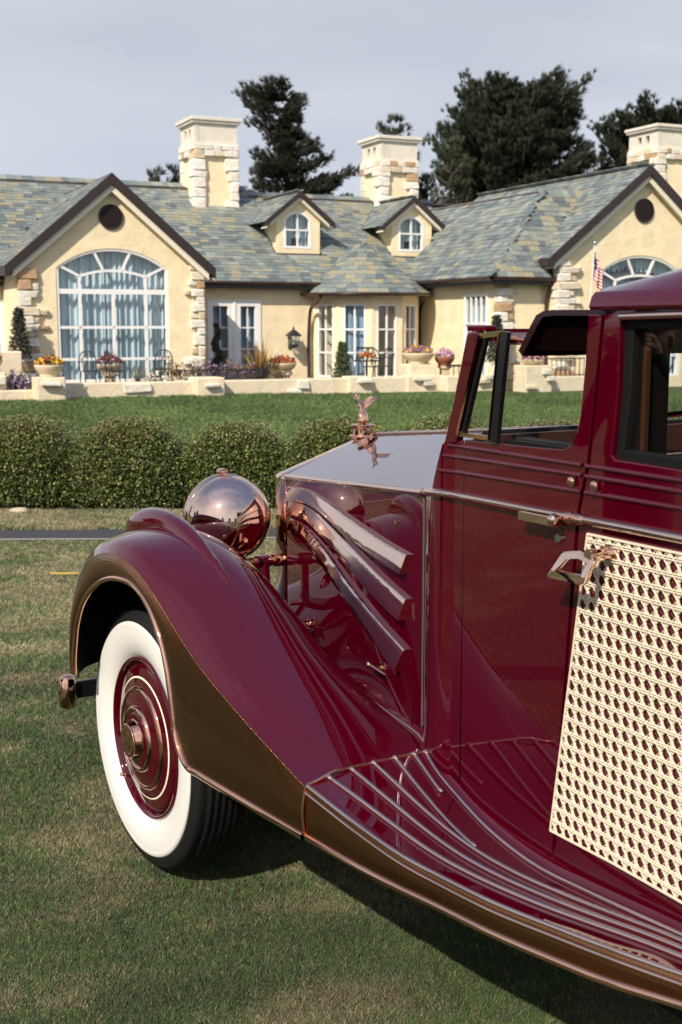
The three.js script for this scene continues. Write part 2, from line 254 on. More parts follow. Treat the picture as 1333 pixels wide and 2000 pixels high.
{
  const hues = ['leftmost rounded hedge shrub of the clipped row, cut by the frame', 'rounded hedge shrub left of the fender lamp with a pale top', 'rounded hedge shrub rising behind the copper headlamp', 'lower hedge shrub behind the winged radiator mascot', 'hedge shrub seen through the windscreen, top just above the bonnet', 'hedge shrub hidden mostly by the front door of the car', 'hedge shrub behind the rear door of the car'];
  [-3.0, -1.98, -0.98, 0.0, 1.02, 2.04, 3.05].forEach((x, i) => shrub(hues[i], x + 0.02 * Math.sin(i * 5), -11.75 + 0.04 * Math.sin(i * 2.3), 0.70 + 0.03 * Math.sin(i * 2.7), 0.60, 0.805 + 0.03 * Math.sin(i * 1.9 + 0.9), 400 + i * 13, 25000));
  const rk = new THREE.IcosahedronGeometry(0.07, 2), p = rk.attributes.position; for (let i = 0; i < p.count; i++) { const k = 0.8 + 0.45 * vnoise(p.getX(i) * 18 + 5, p.getZ(i) * 18 + p.getY(i) * 9, 7); p.setXYZ(i, p.getX(i) * k * 1.2, p.getY(i) * k * 0.6, p.getZ(i) * k); } rk.computeVertexNormals();
  const st = tag(part('stone', metric(rk), std(rgb(0.5, 0.48, 0.44), 0.9, { map: T.stone }), scene), 'pale rounded stone at the foot of the hedge', 'stone'); st.position.set(-2.92, 0.02, -10.98);
}

// ---------------------------------------------------------------- the house: local x along the front, z towards the lawn
const HQ = [-3.211, 0, -28.942], HT = THREE.MathUtils.degToRad(24.5);
const hw = (a, y, b) => V(a, y, b).applyAxisAngle(V(0, 1, 0), HT).add(V(...HQ)).toArray();
const house = thing('house', 'long cream stucco house with slate roof, stone corners and chimneys', 'house', HQ, HT);
const stoneGeos = [], stoneMats = [[0.88, 0.86, 0.81], [0.85, 0.82, 0.76], [0.91, 0.90, 0.87], [0.76, 0.66, 0.50], [0.55, 0.38, 0.24], [0.83, 0.76, 0.63]].map((c) => std(rgb(...c), 0.9, { map: T.stone, bumpMap: T.stoneBump, bumpScale: 0.015 }));
for (let k = 0; k < 7; k++) {
  const g = new RoundedBoxGeometry(1, 1, 1, 3, 0.16), p = g.attributes.position;
  for (let i = 0; i < p.count; i++) { const x = p.getX(i), y = p.getY(i), z = p.getZ(i), n = fbm(x * 2.2 + k * 9, y * 2.2 + z * 1.7, 500 + k, 3) - 0.5, m = fbm(y * 2 + 4, z * 2 + x + k, 520 + k, 3) - 0.5; p.setXYZ(i, x * (1 + 0.35 * n), y * (1 + 0.35 * m), z * (1 + 0.3 * n)); }
  const q = mergeVertices(new THREE.BufferGeometry().setAttribute('position', p.clone()).setIndex(g.index)); q.computeVertexNormals(); stoneGeos.push(metric(q));
}
const rs = rng(9001);
function stone(parent, x, y, z, w, h, d, pale = 0.7, turn = 0) {
  const m = part('stone', stoneGeos[(rs() * 7) | 0], stoneMats[rs() < pale ? (rs() * 3) | 0 : 3 + ((rs() * 3) | 0)], parent);
  m.position.set(x, y, z); m.scale.set(w, h, d); m.rotation.set((rs() - 0.5) * 0.1, turn + (rs() - 0.5) * 0.12, (rs() - 0.5) * 0.1); return m;
}
function quoin(parent, x, z, y0, y1, w, side, pale = 0.6) { // a ragged column of stones on a corner; side: which way the long ones reach
  for (let y = y0, k = 0; y < y1; k++) { const h = 0.14 + 0.14 * rs(), long = k % 2 ? 1.25 : 0.8, ww = w * long * (0.85 + 0.3 * rs()); stone(parent, x + side * ww * 0.5, y + h / 2, z - 0.07, ww, h * 0.98, 0.30 + 0.05 * rs(), pale); if (rs() < 0.45) stone(parent, x + side * (ww + 0.06 + 0.05 * rs()), y + h * (0.3 + 0.4 * rs()), z - 0.09, 0.14 + 0.1 * rs(), h * 0.6, 0.3, pale - 0.2); y += h; }
}
const arcPts = (x0, x1, y, rise, n) => { const w = (x1 - x0) / 2, R = (w * w + rise * rise) / (2 * rise), cy = y + rise - R, cx = (x0 + x1) / 2, a0 = Math.asin(w / R), o = []; for (let i = 0; i <= n; i++) { const a = lerp(a0, -a0, i / n); o.push([cx + R * Math.sin(a), cy + R * Math.cos(a)]); } return o; }; // from right to left
function wallPart(pts, holes, z, depth = 0.22) { return part('wall', slab(pts, holes, depth).translate(0, 0, z), MAT.stucco, house); }
// a window: white frame, bars and single panes, cloth behind
function curtain(parent, x0, x1, y0, y1, z, mat, seed, folds = 9) {
  const r = rng(seed), top = [], bot = [], n = 70, ph = r() * 6, f2 = folds * (1.6 + r());
  for (let i = 0; i <= n; i++) { const t = i / n, x = lerp(x0, x1, t), w = 0.035 * Math.sin(t * folds * 6.283 + ph + 0.8 * Math.sin(t * 9 + ph)) + 0.018 * Math.sin(t * f2 * 6.283); top.push(V(x, y1, z + w)); bot.push(V(x, y0, z + w * 1.25)); }
  part('curtain', loft([top, bot]), mat, parent);
}
function windowUnit(at, turn, outline, inner, bars, panes, cloth, glassMat = MAT.houseGlass) {
  const w = part('window', slab(outline, [inner], 0.12, 0.008).translate(0, 0, 0.03), MAT.white, house);
  w.position.set(...at); w.rotation.y = turn;
  for (const [x0, y0, x1, y1, t] of bars) part('muntin', bar([x0, y0, -0.005], [x1, y1, -0.005], t, 0.045), MAT.white, w);
  for (const p of panes) part('pane', new THREE.ShapeGeometry(shape(p)).translate(0, 0, -0.034), glassMat, w);
  if (cloth) for (const c of cloth) curtain(w, ...c);
  return w;
}
function gridWindow(at, turn, w, h, cols, rows, frame, bt, cloth, top = 0, glassMat) {
  const x0 = -w / 2, x1 = w / 2, fx0 = x0 + frame, fx1 = x1 - frame, fy0 = frame, fy1 = h - frame;
  const out = top ? [[x0, 0], [x1, 0], ...arcPts(x0, x1, h, top, 12)] : [[x0, 0], [x1, 0], [x1, h], [x0, h]];
  const arch = top ? arcPts(fx0, fx1, h, top - frame, 12) : null, inn = top ? [[fx0, fy0], [fx1, fy0], ...arch] : [[fx0, fy0], [fx1, fy0], [fx1, fy1], [fx0, fy1]];
  const H1 = top ? h : fy1, bars = [], panes = [], yTop = top ? h + top - frame : fy1;
  for (let i = 1; i < cols; i++) { const x = lerp(fx0, fx1, i / cols); bars.push([x, fy0, x, yTop - 0.004, bt]); }
  for (let j = 1; j < rows; j++) { const y = lerp(fy0, yTop, j / rows); bars.push([fx0, y, fx1, y, bt * 0.96]); }
  if (top) { const mid = lerp(fy0, yTop, 1 / rows); for (let i = 0; i < cols; i++) { const a = lerp(fx0, fx1, i / cols), b = lerp(fx0, fx1, (i + 1) / cols); panes.push([[a, fy0], [b, fy0], [b, mid], [a, mid]]); const seg = arch.filter((q) => q[0] >= a - 1e-4 && q[0] <= b + 1e-4); panes.push([[a, mid], [b, mid], ...seg]); } }
  else for (let i = 0; i < cols; i++) for (let j = 0; j < rows; j++) { const a = lerp(fx0, fx1, i / cols), b = lerp(fx0, fx1, (i + 1) / cols), c = lerp(fy0, H1, j / rows), d = lerp(fy0, H1, (j + 1) / rows); panes.push([[a, c], [b, c], [b, d], [a, d]]); }
  return windowUnit(at, turn, out, inn, bars, panes, cloth, glassMat);
}
function archedWindow(cx, z, seed) { // the big arched window of a gable, 2.78 wide
  const X = (v) => v + cx, out = [[X(-1.39), 0.28], [X(1.39), 0.28], ...arcPts(X(-1.39), X(1.39), 3.0, 0.5, 20)], innA = arcPts(X(-1.30), X(1.30), 2.99, 0.43, 20), inn = [[X(-1.30), 0.36], [X(1.30), 0.36], ...innA];
  const cs = [-1.30, -0.81, 0, 0.81, 1.30], ys = [0.36, 0.85, 1.61, 2.40], bars = [], panes = [];
  for (const c of cs.slice(1, 4)) bars.push([X(c), 0.36, X(c), 2.40, 0.07]);
  for (const y of ys.slice(1, 3)) bars.push([X(-1.3), y, X(1.3), y, 0.066]);
  bars.push([X(-1.3), 2.46, X(1.3), 2.46, 0.12], [X(-0.81), 2.52, X(-0.81), 2.83, 0.062], [X(0.81), 2.52, X(0.81), 2.83, 0.062]);
  const small = arcPts(X(-0.81), X(0.81), 2.82, 0.14, 8); for (let i = 0; i < 8; i++) bars.push([...small[i], ...small[i + 1], 0.06]);
  bars.push([X(-0.80), 2.82, X(-1.27), 3.05, 0.058], [X(0.80), 2.82, X(1.27), 3.05, 0.058], [X(-0.22), 2.95, X(-0.43), 3.37, 0.058], [X(0.22), 2.95, X(0.43), 3.37, 0.058]);
  for (let i = 0; i < 4; i++) for (let j = 0; j < 3; j++) panes.push([[X(cs[i]), ys[j]], [X(cs[i + 1]), ys[j]], [X(cs[i + 1]), ys[j + 1]], [X(cs[i]), ys[j + 1]]]);
  panes.push([[X(-1.3), 2.5], [X(-0.81), 2.5], [X(-0.81), 2.82], [X(-1.3), 3.06]], [[X(0.81), 2.5], [X(1.3), 2.5], [X(1.3), 3.06], [X(0.81), 2.82]], [[X(-0.81), 2.5], [X(0.81), 2.5], ...small]);
  const cut = (a, b) => innA.filter((q) => q[0] > X(a) && q[0] < X(b));
  panes.push([[X(0.80), 2.83], [X(1.27), 3.06], ...cut(0.43, 1.25), [X(0.43), 3.37], [X(0.22), 2.95]], [[X(0.22), 2.95], [X(0.43), 3.37], ...cut(-0.43, 0.43), [X(-0.43), 3.37], [X(-0.22), 2.95]], [[X(-0.22), 2.95], [X(-0.43), 3.37], ...cut(-1.25, -0.43), [X(-1.27), 3.06], [X(-0.80), 2.83]]);
  windowUnit([0, 0, z], 0, out, inn, bars, panes, [[X(-1.35), X(-0.55), 0.3, 3.5, -0.20, MAT.curtain, seed, 5], [X(-0.62), X(0.05), 0.3, 3.5, -0.26, MAT.curtain, seed + 1, 4], [X(0.0), X(0.70), 0.3, 3.5, -0.22, MAT.curtain, seed + 2, 5], [X(0.62), X(1.35), 0.3, 3.5, -0.27, MAT.curtain, seed + 3, 5]]);
  return [[X(-1.37), 0.30], [X(1.37), 0.30], ...arcPts(X(-1.37), X(1.37), 3.0, 0.48, 20)];
}
function louvre(cx, cy, z, R) {
  const c = [], n = 32; for (let i = 0; i < n; i++) { const a = i / n * 6.2832; c.push([R * Math.cos(a), R * Math.sin(a)]); }
  const v = part('vent', slab(c, [c.map(([x, y]) => [x * 0.9, y * 0.9])], 0.06, 0.006), MAT.brown, house); v.position.set(cx, cy, z + 0.045);
  part('backing', new THREE.CircleGeometry(R * 0.95, 24).translate(0, 0, -0.035), MAT.brown, v);
  for (let k = -5; k <= 5; k++) { const y = k * R / 6, x = Math.sqrt(Math.max(0, R * R * 0.8 - y * y)); part('slat', metric(new THREE.BoxGeometry(2 * x, 0.006, 0.034).rotateX(0.7).translate(0, y, -0.016)), MAT.brown, v); }
}
// main front wall with the doors left and right of the big gable
const frenchHole = [[1.45, 0.24], [2.93, 0.24], [2.93, 2.30], [1.45, 2.30]];
wallPart([[-9, 0], [8.6, 0], [8.6, 2.78], [-9, 2.78]], [frenchHole, [[-5.3, 0.24], [-3.86, 0.24], [-3.86, 2.25], [-5.3, 2.25]]], -4);
for (const [cx, y1] of [[2.19, 2.33], [-4.58, 2.28]]) { // french doors in a white surround
  const h = y1 - 0.22, L = cx - 0.76, R = cx + 0.76, w = part('french_door', slab([[L, 0.22], [R, 0.22], [R, y1], [L, y1]], [[[cx - 0.60, 0.45], [cx - 0.18, 0.45], [cx - 0.18, y1 - 0.17], [cx - 0.60, y1 - 0.17]], [[cx + 0.18, 0.45], [cx + 0.60, 0.45], [cx + 0.60, y1 - 0.17], [cx + 0.18, y1 - 0.17]]], 0.12, 0.006).translate(0, 0, -3.97), MAT.white, house);
  part('meeting_stile', boxAB(cx - 0.035, cx + 0.035, 0.24, y1 - 0.02, -3.975, -3.945, 0.006), MAT.white, w);
  for (const s of [-0.39, 0.39]) { for (let j = 0; j < 3; j++) { const ya = lerp(0.45, y1 - 0.17, j / 3), yb = lerp(0.45, y1 - 0.17, (j + 1) / 3); for (const q of [-1, 1]) part('pane', new THREE.PlaneGeometry(0.21, yb - ya).translate(cx + s + q * 0.105, (ya + yb) / 2, -4.03), MAT.houseGlass, w); if (j) part('muntin', box(0.42, 0.03, 0.03, cx + s, ya, -4.028), MAT.white, w); } part('muntin', box(0.028, h - 0.4, 0.031, cx + s, 0.45 + (y1 - 0.62) / 2, -4.027), MAT.white, w); curtain(w, cx + s - 0.24, cx + s + 0.24, 0.4, y1 - 0.1, -4.16, MAT.blind, 700 + s * 10 + cx, 4); }
}
// left gable
{
  const hole = archedWindow(-1.59, -2.05, 710);
  const w = wallPart([[-3.88, 0], [0.66, 0], [0.66, 3.06], [-1.61, 5.02], [-3.88, 3.06]], [hole], -2);
  part('side_wall', boxAB(-3.88, -3.68, 0, 3.1, -4.2, -2.223), MAT.stucco, house); part('side_wall', boxAB(0.46, 0.66, 0, 3.1, -4.2, -2.223), MAT.stucco, house);
  quoin(w, -3.88, -1.97, 0.1, 2.95, 0.40, 1, 0.62); quoin(w, 0.68, -1.97, 0.1, 3.05, 0.26, -1, 0.78);
  louvre(-1.61, 4.22, -2, 0.30);
}
// right wing: side wall with a window, front corner, second gable
{
  part('wall', slab([[-4.3, 0], [0.17, 0], [0.17, 2.82], [-4.3, 2.82]], [[[-1.24, 0.24], [-0.08, 0.24], [-0.08, 2.46], [-1.24, 2.46]]], 0.22).rotateY(-Math.PI / 2).translate(7.75, 0, 0), MAT.stucco, house);
  gridWindow([7.73, 0.24, -0.66], -Math.PI / 2, 1.18, 2.23, 4, 3, 0.07, 0.05, [[-0.5, 0.5, 0.1, 2.1, -0.2, MAT.curtain, 721, 6]]);
  const w2 = wallPart([[7.76, 0], [9.3, 0], [9.3, 2.9], [7.76, 2.9]], [], 0.40);
  quoin(w2, 7.72, 0.42, 0.1, 2.75, 0.36, 1, 0.7);
  const hole = archedWindow(11.92, 0.75, 730);
  const w = wallPart([[9.25, 0], [14.6, 0], [14.6, 3.3], [11.92, 5.5], [9.25, 3.3]], [hole], 0.8);
  part('side_wall', boxAB(9.25, 9.45, 0, 3.35, -3, 0.577), MAT.stucco, house); part('side_wall', boxAB(14.4, 14.6, 0, 3.35, -6, 0.577), MAT.stucco, house);
  quoin(w, 9.22, 0.84, 0.1, 3.25, 0.5, 1, 0.75); louvre(11.92, 4.64, 0.8, 0.31);
  quoin(house.children[0], 8.22, -3.97, 0.2, 2.65, 0.22, 1, 0.7);
}
// inside: dark rooms behind the panes, closed to the sky
part('room', [boxAB(-9, 8, 0.1, 2.75, -8.0, -7.9), boxAB(-3.66, 0.44, 0.2, 3.0, -4.6, -4.5), boxAB(8.2, 14.3, 0.1, 3.3, -4.6, -4.5), boxAB(-9, 14.4, 0.08, 0.2, -8, -0.1)], MAT.room, house);
// round bay with five tall windows
const BC = [6.08, -4.1], BR = 1.52;
for (let k = -2; k <= 2; k++) {
  const a = k * 34 * Math.PI / 180, half = BR * Math.tan(17.0 * Math.PI / 180), cx = BC[0] + BR * Math.sin(a), cz = BC[1] + BR * Math.cos(a);
  const w = part('bay_wall', slab([[-half, 0], [half, 0], [half, 2.52], [-half, 2.52]], [[[-0.29, 0.24], [0.29, 0.24], [0.29, 2.22], [-0.29, 2.22]]], 0.16), MAT.stucco, house);
  w.position.set(cx, 0, cz); w.rotation.y = a;
  gridWindow([cx - 0.02 * Math.sin(a), 0.23, cz - 0.02 * Math.cos(a)], a, 0.62, 2.0, 2, 3, 0.055, 0.042, k === -1 ? [[-0.28, 0.28, 0.05, 1.95, -0.16, MAT.blind, 741, 0.6]] : null);
}
// ---------------------------------------------------------------- roofs: decks, slates one by one, ridges, gutters, fascias
const mainY = (b) => 2.80 + 0.6425 * (-3.72 - b), EAVE = -3.72;
const gables = [{ cx: -1.61, ridge: 5.16, half: 2.50, slope: 0.855, f: -1.78, back: -7.4 }, { cx: 11.92, ridge: 5.72, half: 3.0, slope: 0.795, f: 1.02, back: -7.6 }, { cx: 4.52, ridge: 5.30, half: 1.02, slope: 0.80, f: -4.90, back: -7.6, dormer: 1 }, { cx: 8.13, ridge: 5.30, half: 1.02, slope: 0.80, f: -4.90, back: -7.6, dormer: 1 }];
const underGable = (a, y, b) => gables.some((g) => b < g.f + 0.05 && Math.abs(a - g.cx) < (g.dormer ? 0.66 : g.half - 0.25) && y < g.ridge - g.slope * Math.abs(a - g.cx) - 0.02);
const coneY = (a, b) => 3.93 - 0.765 * Math.hypot(a - BC[0], b - BC[1]);
const WR = { y0: 2.88, a0: 7.42, b0: 0.72, ridge: 5.16, a1: 9.9, b1: -0.95 }, kx = (WR.ridge - WR.y0) / (WR.a1 - WR.a0), kz = (WR.ridge - WR.y0) / (WR.b0 - WR.b1);
const wingY = (a, b) => Math.min(WR.y0 + kx * (a - WR.a0), WR.y0 + kz * (WR.b0 - b), WR.ridge);
const slates = [], rsl = rng(4242);
function slateField(o, u, w, width, length, keep, tan = 0.24) {
  const U = V(...u).normalize(), W = V(...w).normalize(), N = U.clone().cross(W); if (N.y < 0) N.negate();
  const tilt = new THREE.Matrix4().makeRotationAxis(V(1, 0, 0), 0); const EX = 0.17;
  for (let s = 0, row = 0; s < length; s += EX, row++) for (let t = 0, first = 0.3 + 0.7 * rsl(); t < width - 0.02; first = 1) {
    const sw = Math.min(first * (0.17 + 0.16 * rsl()), width - t), c = V(...o).addScaledVector(U, t + sw / 2).addScaledVector(W, s + EX * 0.62);
    if (t + sw > 0 && keep(c.x, c.y, c.z)) {
      const w2 = W.clone().addScaledVector(N, -0.055 - 0.03 * rsl()).normalize(), n2 = U.clone().cross(w2).normalize(), u2 = w2.clone().cross(n2).normalize().multiplyScalar(U.dot(w2.clone().cross(n2)) < 0 ? -1 : 1);
      c.addScaledVector(N, 0.028 + 0.012 * rsl());
      const m = new THREE.Matrix4().makeBasis(u2.clone().multiplyScalar(sw - 0.006), w2.multiplyScalar(0.285 + 0.03 * rsl()), n2.multiplyScalar(0.018)).setPosition(c);
      const patch = fbm(c.x * 0.9 + c.z * 0.4, c.y * 1.1, 811, 3), q = rsl() + 0.3 * (patch - 0.5);
      slates.push({ m, k: q > 1 - tan ? (rsl() < 0.6 ? 4 : 5) : [0, 1, 2, 3, 6, 7, 8, 9][(rsl() * 8) | 0], c });
    }
    t += sw;
  }
}
const deck = [], E3 = (a, y, b) => [a, y, b];
deck.push(quad(E3(-9, 2.79, EAVE), E3(8.4, 2.79, EAVE), E3(13.2, mainY(-8) - 0.02, -8), E3(-9, mainY(-8) - 0.02, -8)), quad(E3(-9, mainY(-8) - 0.02, -8), E3(13.2, mainY(-8) - 0.02, -8), E3(13.2, 2.6, -12.5), E3(-9, 2.6, -12.5)));
const WM = [0, 0.6425, -1];
const mainKeep = (a, y, b) => !underGable(a, y, b) && y > (Math.hypot(a - BC[0], b - BC[1]) < 1.95 ? coneY(a, b) - 0.02 : -9) && !(a > 7.3 && y < WR.y0 + kx * (a - WR.a0) - 0.02) && !(a > 2.15 && a < 3.52 && b < -7.15);
slateField([-9, 2.80, EAVE], [1, 0, 0], WM, 13.1, 5.3, mainKeep, 0.18);
slateField([4.1, 2.80, EAVE], [1, 0, 0], WM, 8.6, 5.02, mainKeep, 0.22);
for (const g of gables) { // two slopes, running back into the main roof
  const e = g.ridge - g.slope * g.half, len = Math.hypot(g.half, g.slope * g.half);
  for (const s of [-1, 1]) {
    deck.push(quad(E3(g.cx, g.ridge - 0.03, g.f), E3(g.cx, g.ridge - 0.03, g.back), E3(g.cx + s * g.half, e - 0.03, g.back), E3(g.cx + s * g.half, e - 0.03, g.f)));
    slateField([g.cx + s * g.half, e, s < 0 ? g.back : g.f], [0, 0, s < 0 ? 1 : -1], [-s, g.slope, 0], g.f - g.back, len - 0.06, (a, y, b) => (b > EAVE || y > mainY(b) + 0.02) && (g.cx < 10 || s > 0 || y > wingY(a, b) + 0.02), s < 0 ? 0.03 : 0.12);
  }
}
// wing roof: long left slope, hipped toward the lawn
deck.push(quad(E3(WR.a0, WR.y0 - 0.03, WR.b0), E3(WR.a1, WR.ridge - 0.03, WR.b1), E3(WR.a1, WR.ridge - 0.03, -9), E3(WR.a0, WR.y0 - 0.03, -9)), quad(E3(WR.a0, WR.y0 - 0.03, WR.b0), E3(12.5, WR.y0 - 0.03, WR.b0), E3(12.5, WR.ridge - 0.03, WR.b1), E3(WR.a1, WR.ridge - 0.03, WR.b1)));
slateField([WR.a0, WR.y0, -8.5], [0, 0, 1], [1, kx, 0], 9.3, Math.hypot(WR.a1 - WR.a0, WR.ridge - WR.y0), (a, y, b) => y < WR.y0 + kz * (WR.b0 - b) + 0.02 && (b > EAVE || y > mainY(b) + 0.02) && !underGable(a, y, b), 0.04);
slateField([WR.a0, WR.y0, WR.b0], [1, 0, 0], [0, kz, -1], 4, Math.hypot(WR.b0 - WR.b1, WR.ridge - WR.y0), (a, y, b) => y < WR.y0 + kx * (a - WR.a0) + 0.02 && !underGable(a, y, b), 0.3);
{ // cone over the bay
  const R0 = 1.86, n = 30, top = V(BC[0], 3.93, BC[1]), g = new THREE.ConeGeometry(R0 - 0.02, 0.765 * R0 - 0.02, 40, 1, true).translate(BC[0], 3.92 - 0.765 * R0 / 2, BC[1]); deck.push(metric(g));
  for (let s = 0; s < R0 - 0.12; s += 0.163) { const R = R0 - s, per = Math.max(5, Math.round(6.283 * R / 0.29)), off = rsl(); for (let i = 0; i < per; i++) { const a = (i + off) / per * 6.283; if (Math.cos(a) < -0.75) continue; const W = V(-Math.sin(a), 0.765, -Math.cos(a)).normalize(), U = V(Math.cos(a), 0, -Math.sin(a)), N = U.clone().cross(W); if (N.y < 0) N.negate(); const c = V(BC[0] + (R - 0.1) * Math.sin(a), 3.93 - 0.765 * (R - 0.1), BC[1] + (R - 0.1) * Math.cos(a)).addScaledVector(N, 0.03 + 0.01 * rsl()); if (c.z < EAVE && c.y < mainY(c.z)) continue; const w2 = W.clone().addScaledVector(N, -0.07).normalize(); slates.push({ m: new THREE.Matrix4().makeBasis(U.clone().multiplyScalar(6.283 * R / per - 0.008), w2.multiplyScalar(0.30), N.multiplyScalar(0.018)).setPosition(c), k: rsl() < 0.2 ? 4 + ((rsl() * 2) | 0) : [0, 1, 2, 3, 6, 7, 8, 9][(rsl() * 8) | 0], c }); } }
}
{
  const roof = part('roof', deck, std(rgb(0.05, 0.05, 0.05), 0.95), house), g = metric(new THREE.BoxGeometry(1, 1, 1)), cam = new THREE.Vector3();
  const rank = slates.map((s) => { const p = s.c.clone().applyAxisAngle(V(0, 1, 0), HT).add(V(...HQ)); cam.copy(p).applyMatrix4(camera.matrixWorldInverse); const d = -cam.z, x = cam.x / d / 0.2775, y = cam.y / d / 0.4167; return { s, d: Math.abs(x) < 1 && Math.abs(y) < 1 ? d : d + 1e3 }; }).sort((p, q) => p.d - q.d);
  rank.slice(0, 300).forEach(({ s }) => { const m = part('slate', g, slateMats[s.k], roof); s.m.decompose(m.position, m.quaternion, m.scale); });
  instanced('slates', g, slateAny, rank.slice(300).map((q) => q.s.m), rank.slice(300).map((q) => rgb(...SLATES[q.s.k])), roof);
}
part('ridge_cap', [tube([[-9, 5.62, -8], [-4, 5.6, -8.02], [3.9, 5.61, -8]], 0.05, 30, 6), tube([[4.0, 5.44, -7.75], [9, 5.44, -7.75], [13.4, 5.44, -7.75]], 0.05, 30, 6), tube([[WR.a1, WR.ridge + 0.03, -8], [WR.a1, WR.ridge + 0.03, WR.b1]], 0.045, 8, 6), ...gables.map((g) => tube([[g.cx, g.ridge + 0.02, g.f], [g.cx, g.ridge + 0.02, g.back + 0.4]], 0.045, 6, 6))], MAT.gutter, house);
const gut = (pts, n = 24) => { const c = crv(pts), out = []; const P = c.getPoints(n); for (let i = 0; i < P.length; i++) { const t = c.getTangent(i / n), s = V(t.z, 0, -t.x).normalize(), row = []; for (let k = 0; k <= 8; k++) { const a = Math.PI * (k / 8); row.push(P[i].clone().addScaledVector(s, 0.075 * Math.cos(a)).add(V(0, -0.085 * Math.sin(a), 0))); } row.push(row[0].clone().add(V(0, 0.02, 0)).addScaledVector(s, -0.012)); out.push(row); } return loft(out); };
const bayGut = []; for (let k = 0; k <= 20; k++) { const a = lerp(-1.75, 1.75, k / 20); bayGut.push([BC[0] + 1.9 * Math.sin(a), 2.52, BC[1] + 1.9 * Math.cos(a)]); }
part('gutter', [gut([[-9, 2.80, EAVE + 0.05], [-6, 2.8, EAVE + 0.05], [-3.95, 2.8, EAVE + 0.05]], 6), gut([[0.72, 2.80, EAVE + 0.05], [2.5, 2.8, EAVE + 0.05], [4.9, 2.8, EAVE + 0.05]], 6), gut(bayGut, 40), gut([[7.3, 2.80, EAVE + 0.05], [7.9, 2.8, EAVE + 0.05], [8.6, 2.8, EAVE + 0.05]], 4), gut([[WR.a0 - 0.05, 2.86, EAVE - 0.2], [WR.a0 - 0.05, 2.86, -1.5], [WR.a0 - 0.05, 2.86, WR.b0]], 10), gut([[WR.a0, 2.862, WR.b0 + 0.05], [8.4, 2.862, WR.b0 + 0.05], [9.2, 2.862, WR.b0 + 0.05]], 6)], MAT.gutter, house);
part('fascia', [boxAB(-9, -3.9, 2.62, 2.78, EAVE - 0.01, EAVE + 0.02), boxAB(0.7, 8.3, 2.62, 2.78, EAVE - 0.01, EAVE + 0.02), boxAB(WR.a0 + 0.02, WR.a0 + 0.05, 2.68, 2.85, EAVE, WR.b0 - 0.05), boxAB(WR.a0 + 0.06, 9.2, 2.68, 2.85, WR.b0 - 0.05, WR.b0 - 0.02), boxAB(-9, 8.3, 2.70, 2.72, -4.2, EAVE - 0.02), boxAB(WR.a0 + 0.06, 9.2, 2.72, 2.74, EAVE, WR.b0 - 0.06)], MAT.brown, house);
part('downspout', [tube([[4.28, 2.42, -2.95], [4.30, 2.25, -3.3], [4.33, 2.1, -3.75], [4.33, 1.4, -3.90], [4.33, 0.22, -3.90]], 0.05, 30, 8), tube([[7.85, 2.46, -3.5], [7.78, 2.3, -3.6], [7.72, 2.1, -3.75], [7.70, 1.2, -3.78], [7.70, 0.22, -3.78]], 0.05, 30, 8), tube([[9.16, 2.84, 0.7], [9.16, 2.6, 0.62], [9.16, 2.3, 0.50], [9.16, 0.2, 0.50]], 0.05, 24, 8)], MAT.gutter, house);
